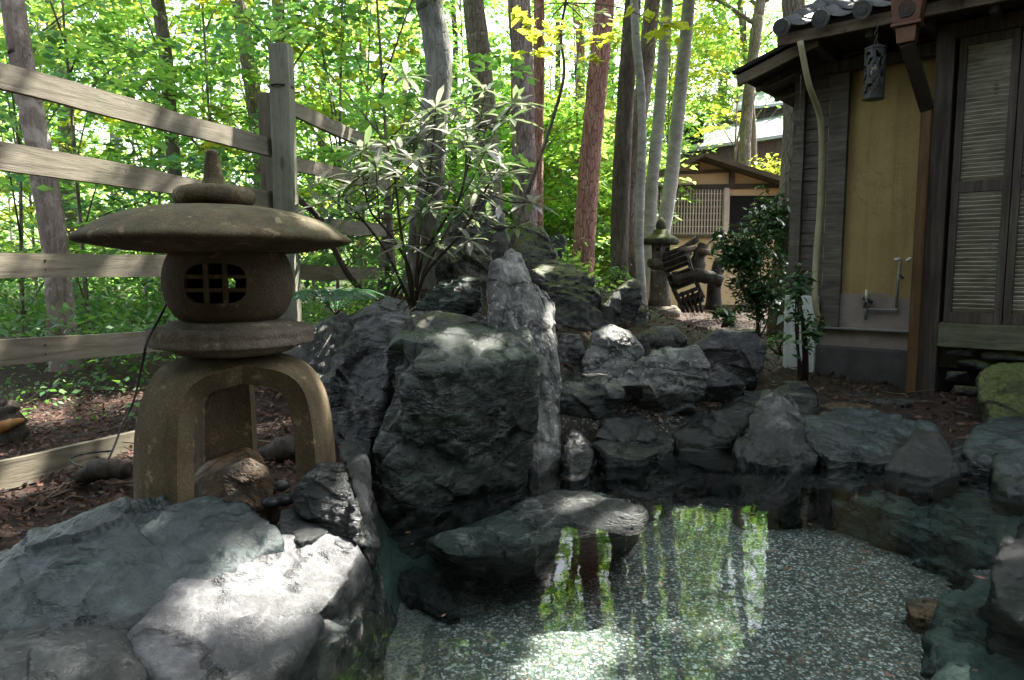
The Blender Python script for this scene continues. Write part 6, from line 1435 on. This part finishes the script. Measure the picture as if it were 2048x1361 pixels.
YH = 14.0
hut = thing('hut', 'small beige plaster hut with a gabled bark roof and lattice window', 'hut', PY(1425, 620, YH))
def hq(px, py, dy=0.0):
    p = PY(px, py, YH); return p + np.array([0, dy, 0])
b = MB()
gl = [hq(1300, 640), hq(1600, 640), hq(1600, 385), hq(1395, 322), hq(1300, 362)]
V = gl + [q + np.array([0, 3.0, 0]) for q in gl]
b.add(V, [(0, 1, 2, 3, 4), (9, 8, 7, 6, 5)] + [(i, 5 + i, 5 + (i + 1) % 5, (i + 1) % 5) for i in range(5)]); b.build('wall', M['plaster_hut'], hut)
def roofslab(a, c, th, name, m, depth=3.9, fwd=-0.45):
    a = a + np.array([0, fwd, 0]); c = c + np.array([0, fwd, 0]); d = np.cross(c - a, [0, 1.0, 0]); d /= np.linalg.norm(d); d *= np.sign(d[2]) * th
    b = MB(); V = [a, c, c + np.array([0, depth, 0]), a + np.array([0, depth, 0])]; V += [q + d for q in V]
    b.add(V, [(3, 2, 1, 0), (4, 5, 6, 7), (0, 1, 5, 4), (1, 2, 6, 5), (2, 3, 7, 6), (3, 0, 4, 7)]); return b.build(name, m, hut)
roofslab(hq(1400, 320), hq(1268, 376), 0.09, 'roof', M['bark_shingle']); roofslab(hq(1390, 320), hq(1620, 392), 0.09, 'roof', M['bark_shingle'])
def hbar(p, q, wd, th, name, m, parent=None, off=-0.03):
    b = MB(); b.bar(np.array(p) + np.array([0, off, 0]), np.array(q) + np.array([0, off, 0]), wd, th); return b.build(name, m, parent or hut)
hbar(hq(1395, 318, -.45), hq(1268, 374, -.45), 0.07, 0.05, 'barge_board', M['wood_brown']); hbar(hq(1395, 318, -.45), hq(1620, 390, -.45), 0.07, 0.05, 'barge_board', M['wood_brown'])
hbar(hq(1305, 348), hq(1470, 342), 0.06, 0.06, 'tie_beam', M['wood_brown']); hbar(hq(1300, 376), hq(1600, 372), 0.09, 0.07, 'lintel', M['wood_dark'], off=-0.035); hbar(hq(1395, 325), hq(1395, 346), 0.05, 0.05, 'king_post', M['wood_brown'], off=-0.02) if False else None
b = MB(); b.box(hq(1395, 334, -.03), (0.05, 0.06, 0.16)); b.box(hq(1463, 346, -.03), (0.09, 0.1, 0.5)); b.build('king_post', M['wood_brown'], hut)
b = MB(); wc0 = hq(1400, 424, 0.0); b.box((hq(1305, 424)[0] + hq(1458, 424)[0]) / 2 * np.array([1, 0, 0]) + np.array([0, YH - 0.012, hq(1400, 424)[2]]), (hq(1458, 424)[0] - hq(1305, 424)[0], 0.02, hq(1400, 380)[2] - hq(1400, 469)[2])); win = b.build('window', M['paper'], hut)
b = MB(); xa, xb = hq(1308, 424)[0], hq(1456, 424)[0]; za, zb = hq(1400, 470)[2], hq(1400, 380)[2]
for k in range(26): b.box((xa + (xb - xa) * k / 25, YH - 0.05, (za + zb) / 2), (0.020, 0.03, zb - za))
for z in np.linspace(za + 0.03, zb - 0.08, 7): b.box(((xa + xb) / 2, YH - 0.045, z), (xb - xa, 0.02, 0.018))
b.build('lattice', M['lattice'], win)
hbar(hq(1460, 376), hq(1461, 470), 0.08, 0.08, 'window_post', M['lattice'], off=-0.05) if False else None
b = MB(); b.box(((hq(1462, 0)[0]), YH - 0.06, (za + zb) / 2), (0.09, 0.1, zb - za + 0.05)); b.build('window_post', M['lattice'], hut)
b = MB(); b.box(((hq(1470, 0)[0] + hq(1580, 0)[0]) / 2, YH - 0.012, (hq(0, 392)[2] + hq(0, 470)[2]) / 2), (hq(1580, 0)[0] - hq(1470, 0)[0], 0.02, hq(0, 392)[2] - hq(0, 470)[2])); b.build('doorway', M['black'], hut)
b = MB(); b.box(((hq(1305, 0)[0] + hq(1460, 0)[0]) / 2, YH - 0.05, za - 0.03), (hq(1460, 0)[0] - hq(1305, 0)[0], 0.10, 0.05)); b.build('window_sill', M['wood_brown'], hut)

Y2 = 19.0
fh = thing('far_house', 'distant house with pale blue metal roofs in two tiers', 'house', PY(1500, 560, Y2))
def f2(px, py, Y=Y2): return PY(px, py, Y)
def roof_tier(e0, e1, r0, r1, name):
    b = MB(); b.add([e0, e1, r1, r0] + [q - np.array([0, 0, .08]) for q in (e0, e1, r1, r0)], [(0, 1, 2, 3), (7, 6, 5, 4), (0, 4, 5, 1), (1, 5, 6, 2), (2, 6, 7, 3), (3, 7, 4, 0)]); return b.build(name, M['metal_roof'], fh)
roof_tier(f2(1355, 300), f2(1640, 258), f2(1400, 262, 22), f2(1640, 212, 22), 'roof')
roof_tier(f2(1462, 218, 21.5), f2(1640, 196, 21.5), f2(1480, 168, 24), f2(1640, 140, 24), 'upper_roof')
b = MB(); b.add([f2(1370, 305, 19.3), f2(1640, 268, 19.3), f2(1640, 560, 19.3), f2(1370, 560, 19.3)] + [q + np.array([0, 2.5, 0]) for q in (f2(1370, 305, 19.3), f2(1640, 268, 19.3), f2(1640, 560, 19.3), f2(1370, 560, 19.3))], [(0, 1, 2, 3), (7, 6, 5, 4), (0, 4, 5, 1), (1, 5, 6, 2), (2, 6, 7, 3), (3, 7, 4, 0)]); b.build('wall', M['wood_dark'], fh)
b = MB(); b.add([f2(1475, 220, 22), f2(1640, 198, 22), f2(1640, 262, 22), f2(1475, 275, 22)] + [q + np.array([0, 2, 0]) for q in (f2(1475, 220, 22), f2(1640, 198, 22), f2(1640, 262, 22), f2(1475, 275, 22))], [(0, 1, 2, 3), (7, 6, 5, 4), (0, 4, 5, 1), (1, 5, 6, 2), (2, 6, 7, 3), (3, 7, 4, 0)]); b.build('upper_wall', M['wood_siding'], fh)
b = MB(); b.box(f2(1388, 278, 19.6), (0.42, 0.42, 0.5)); b.box(f2(1388, 258, 19.6), (0.62, 0.62, 0.08)); b.build('chimney', M['black'], fh)
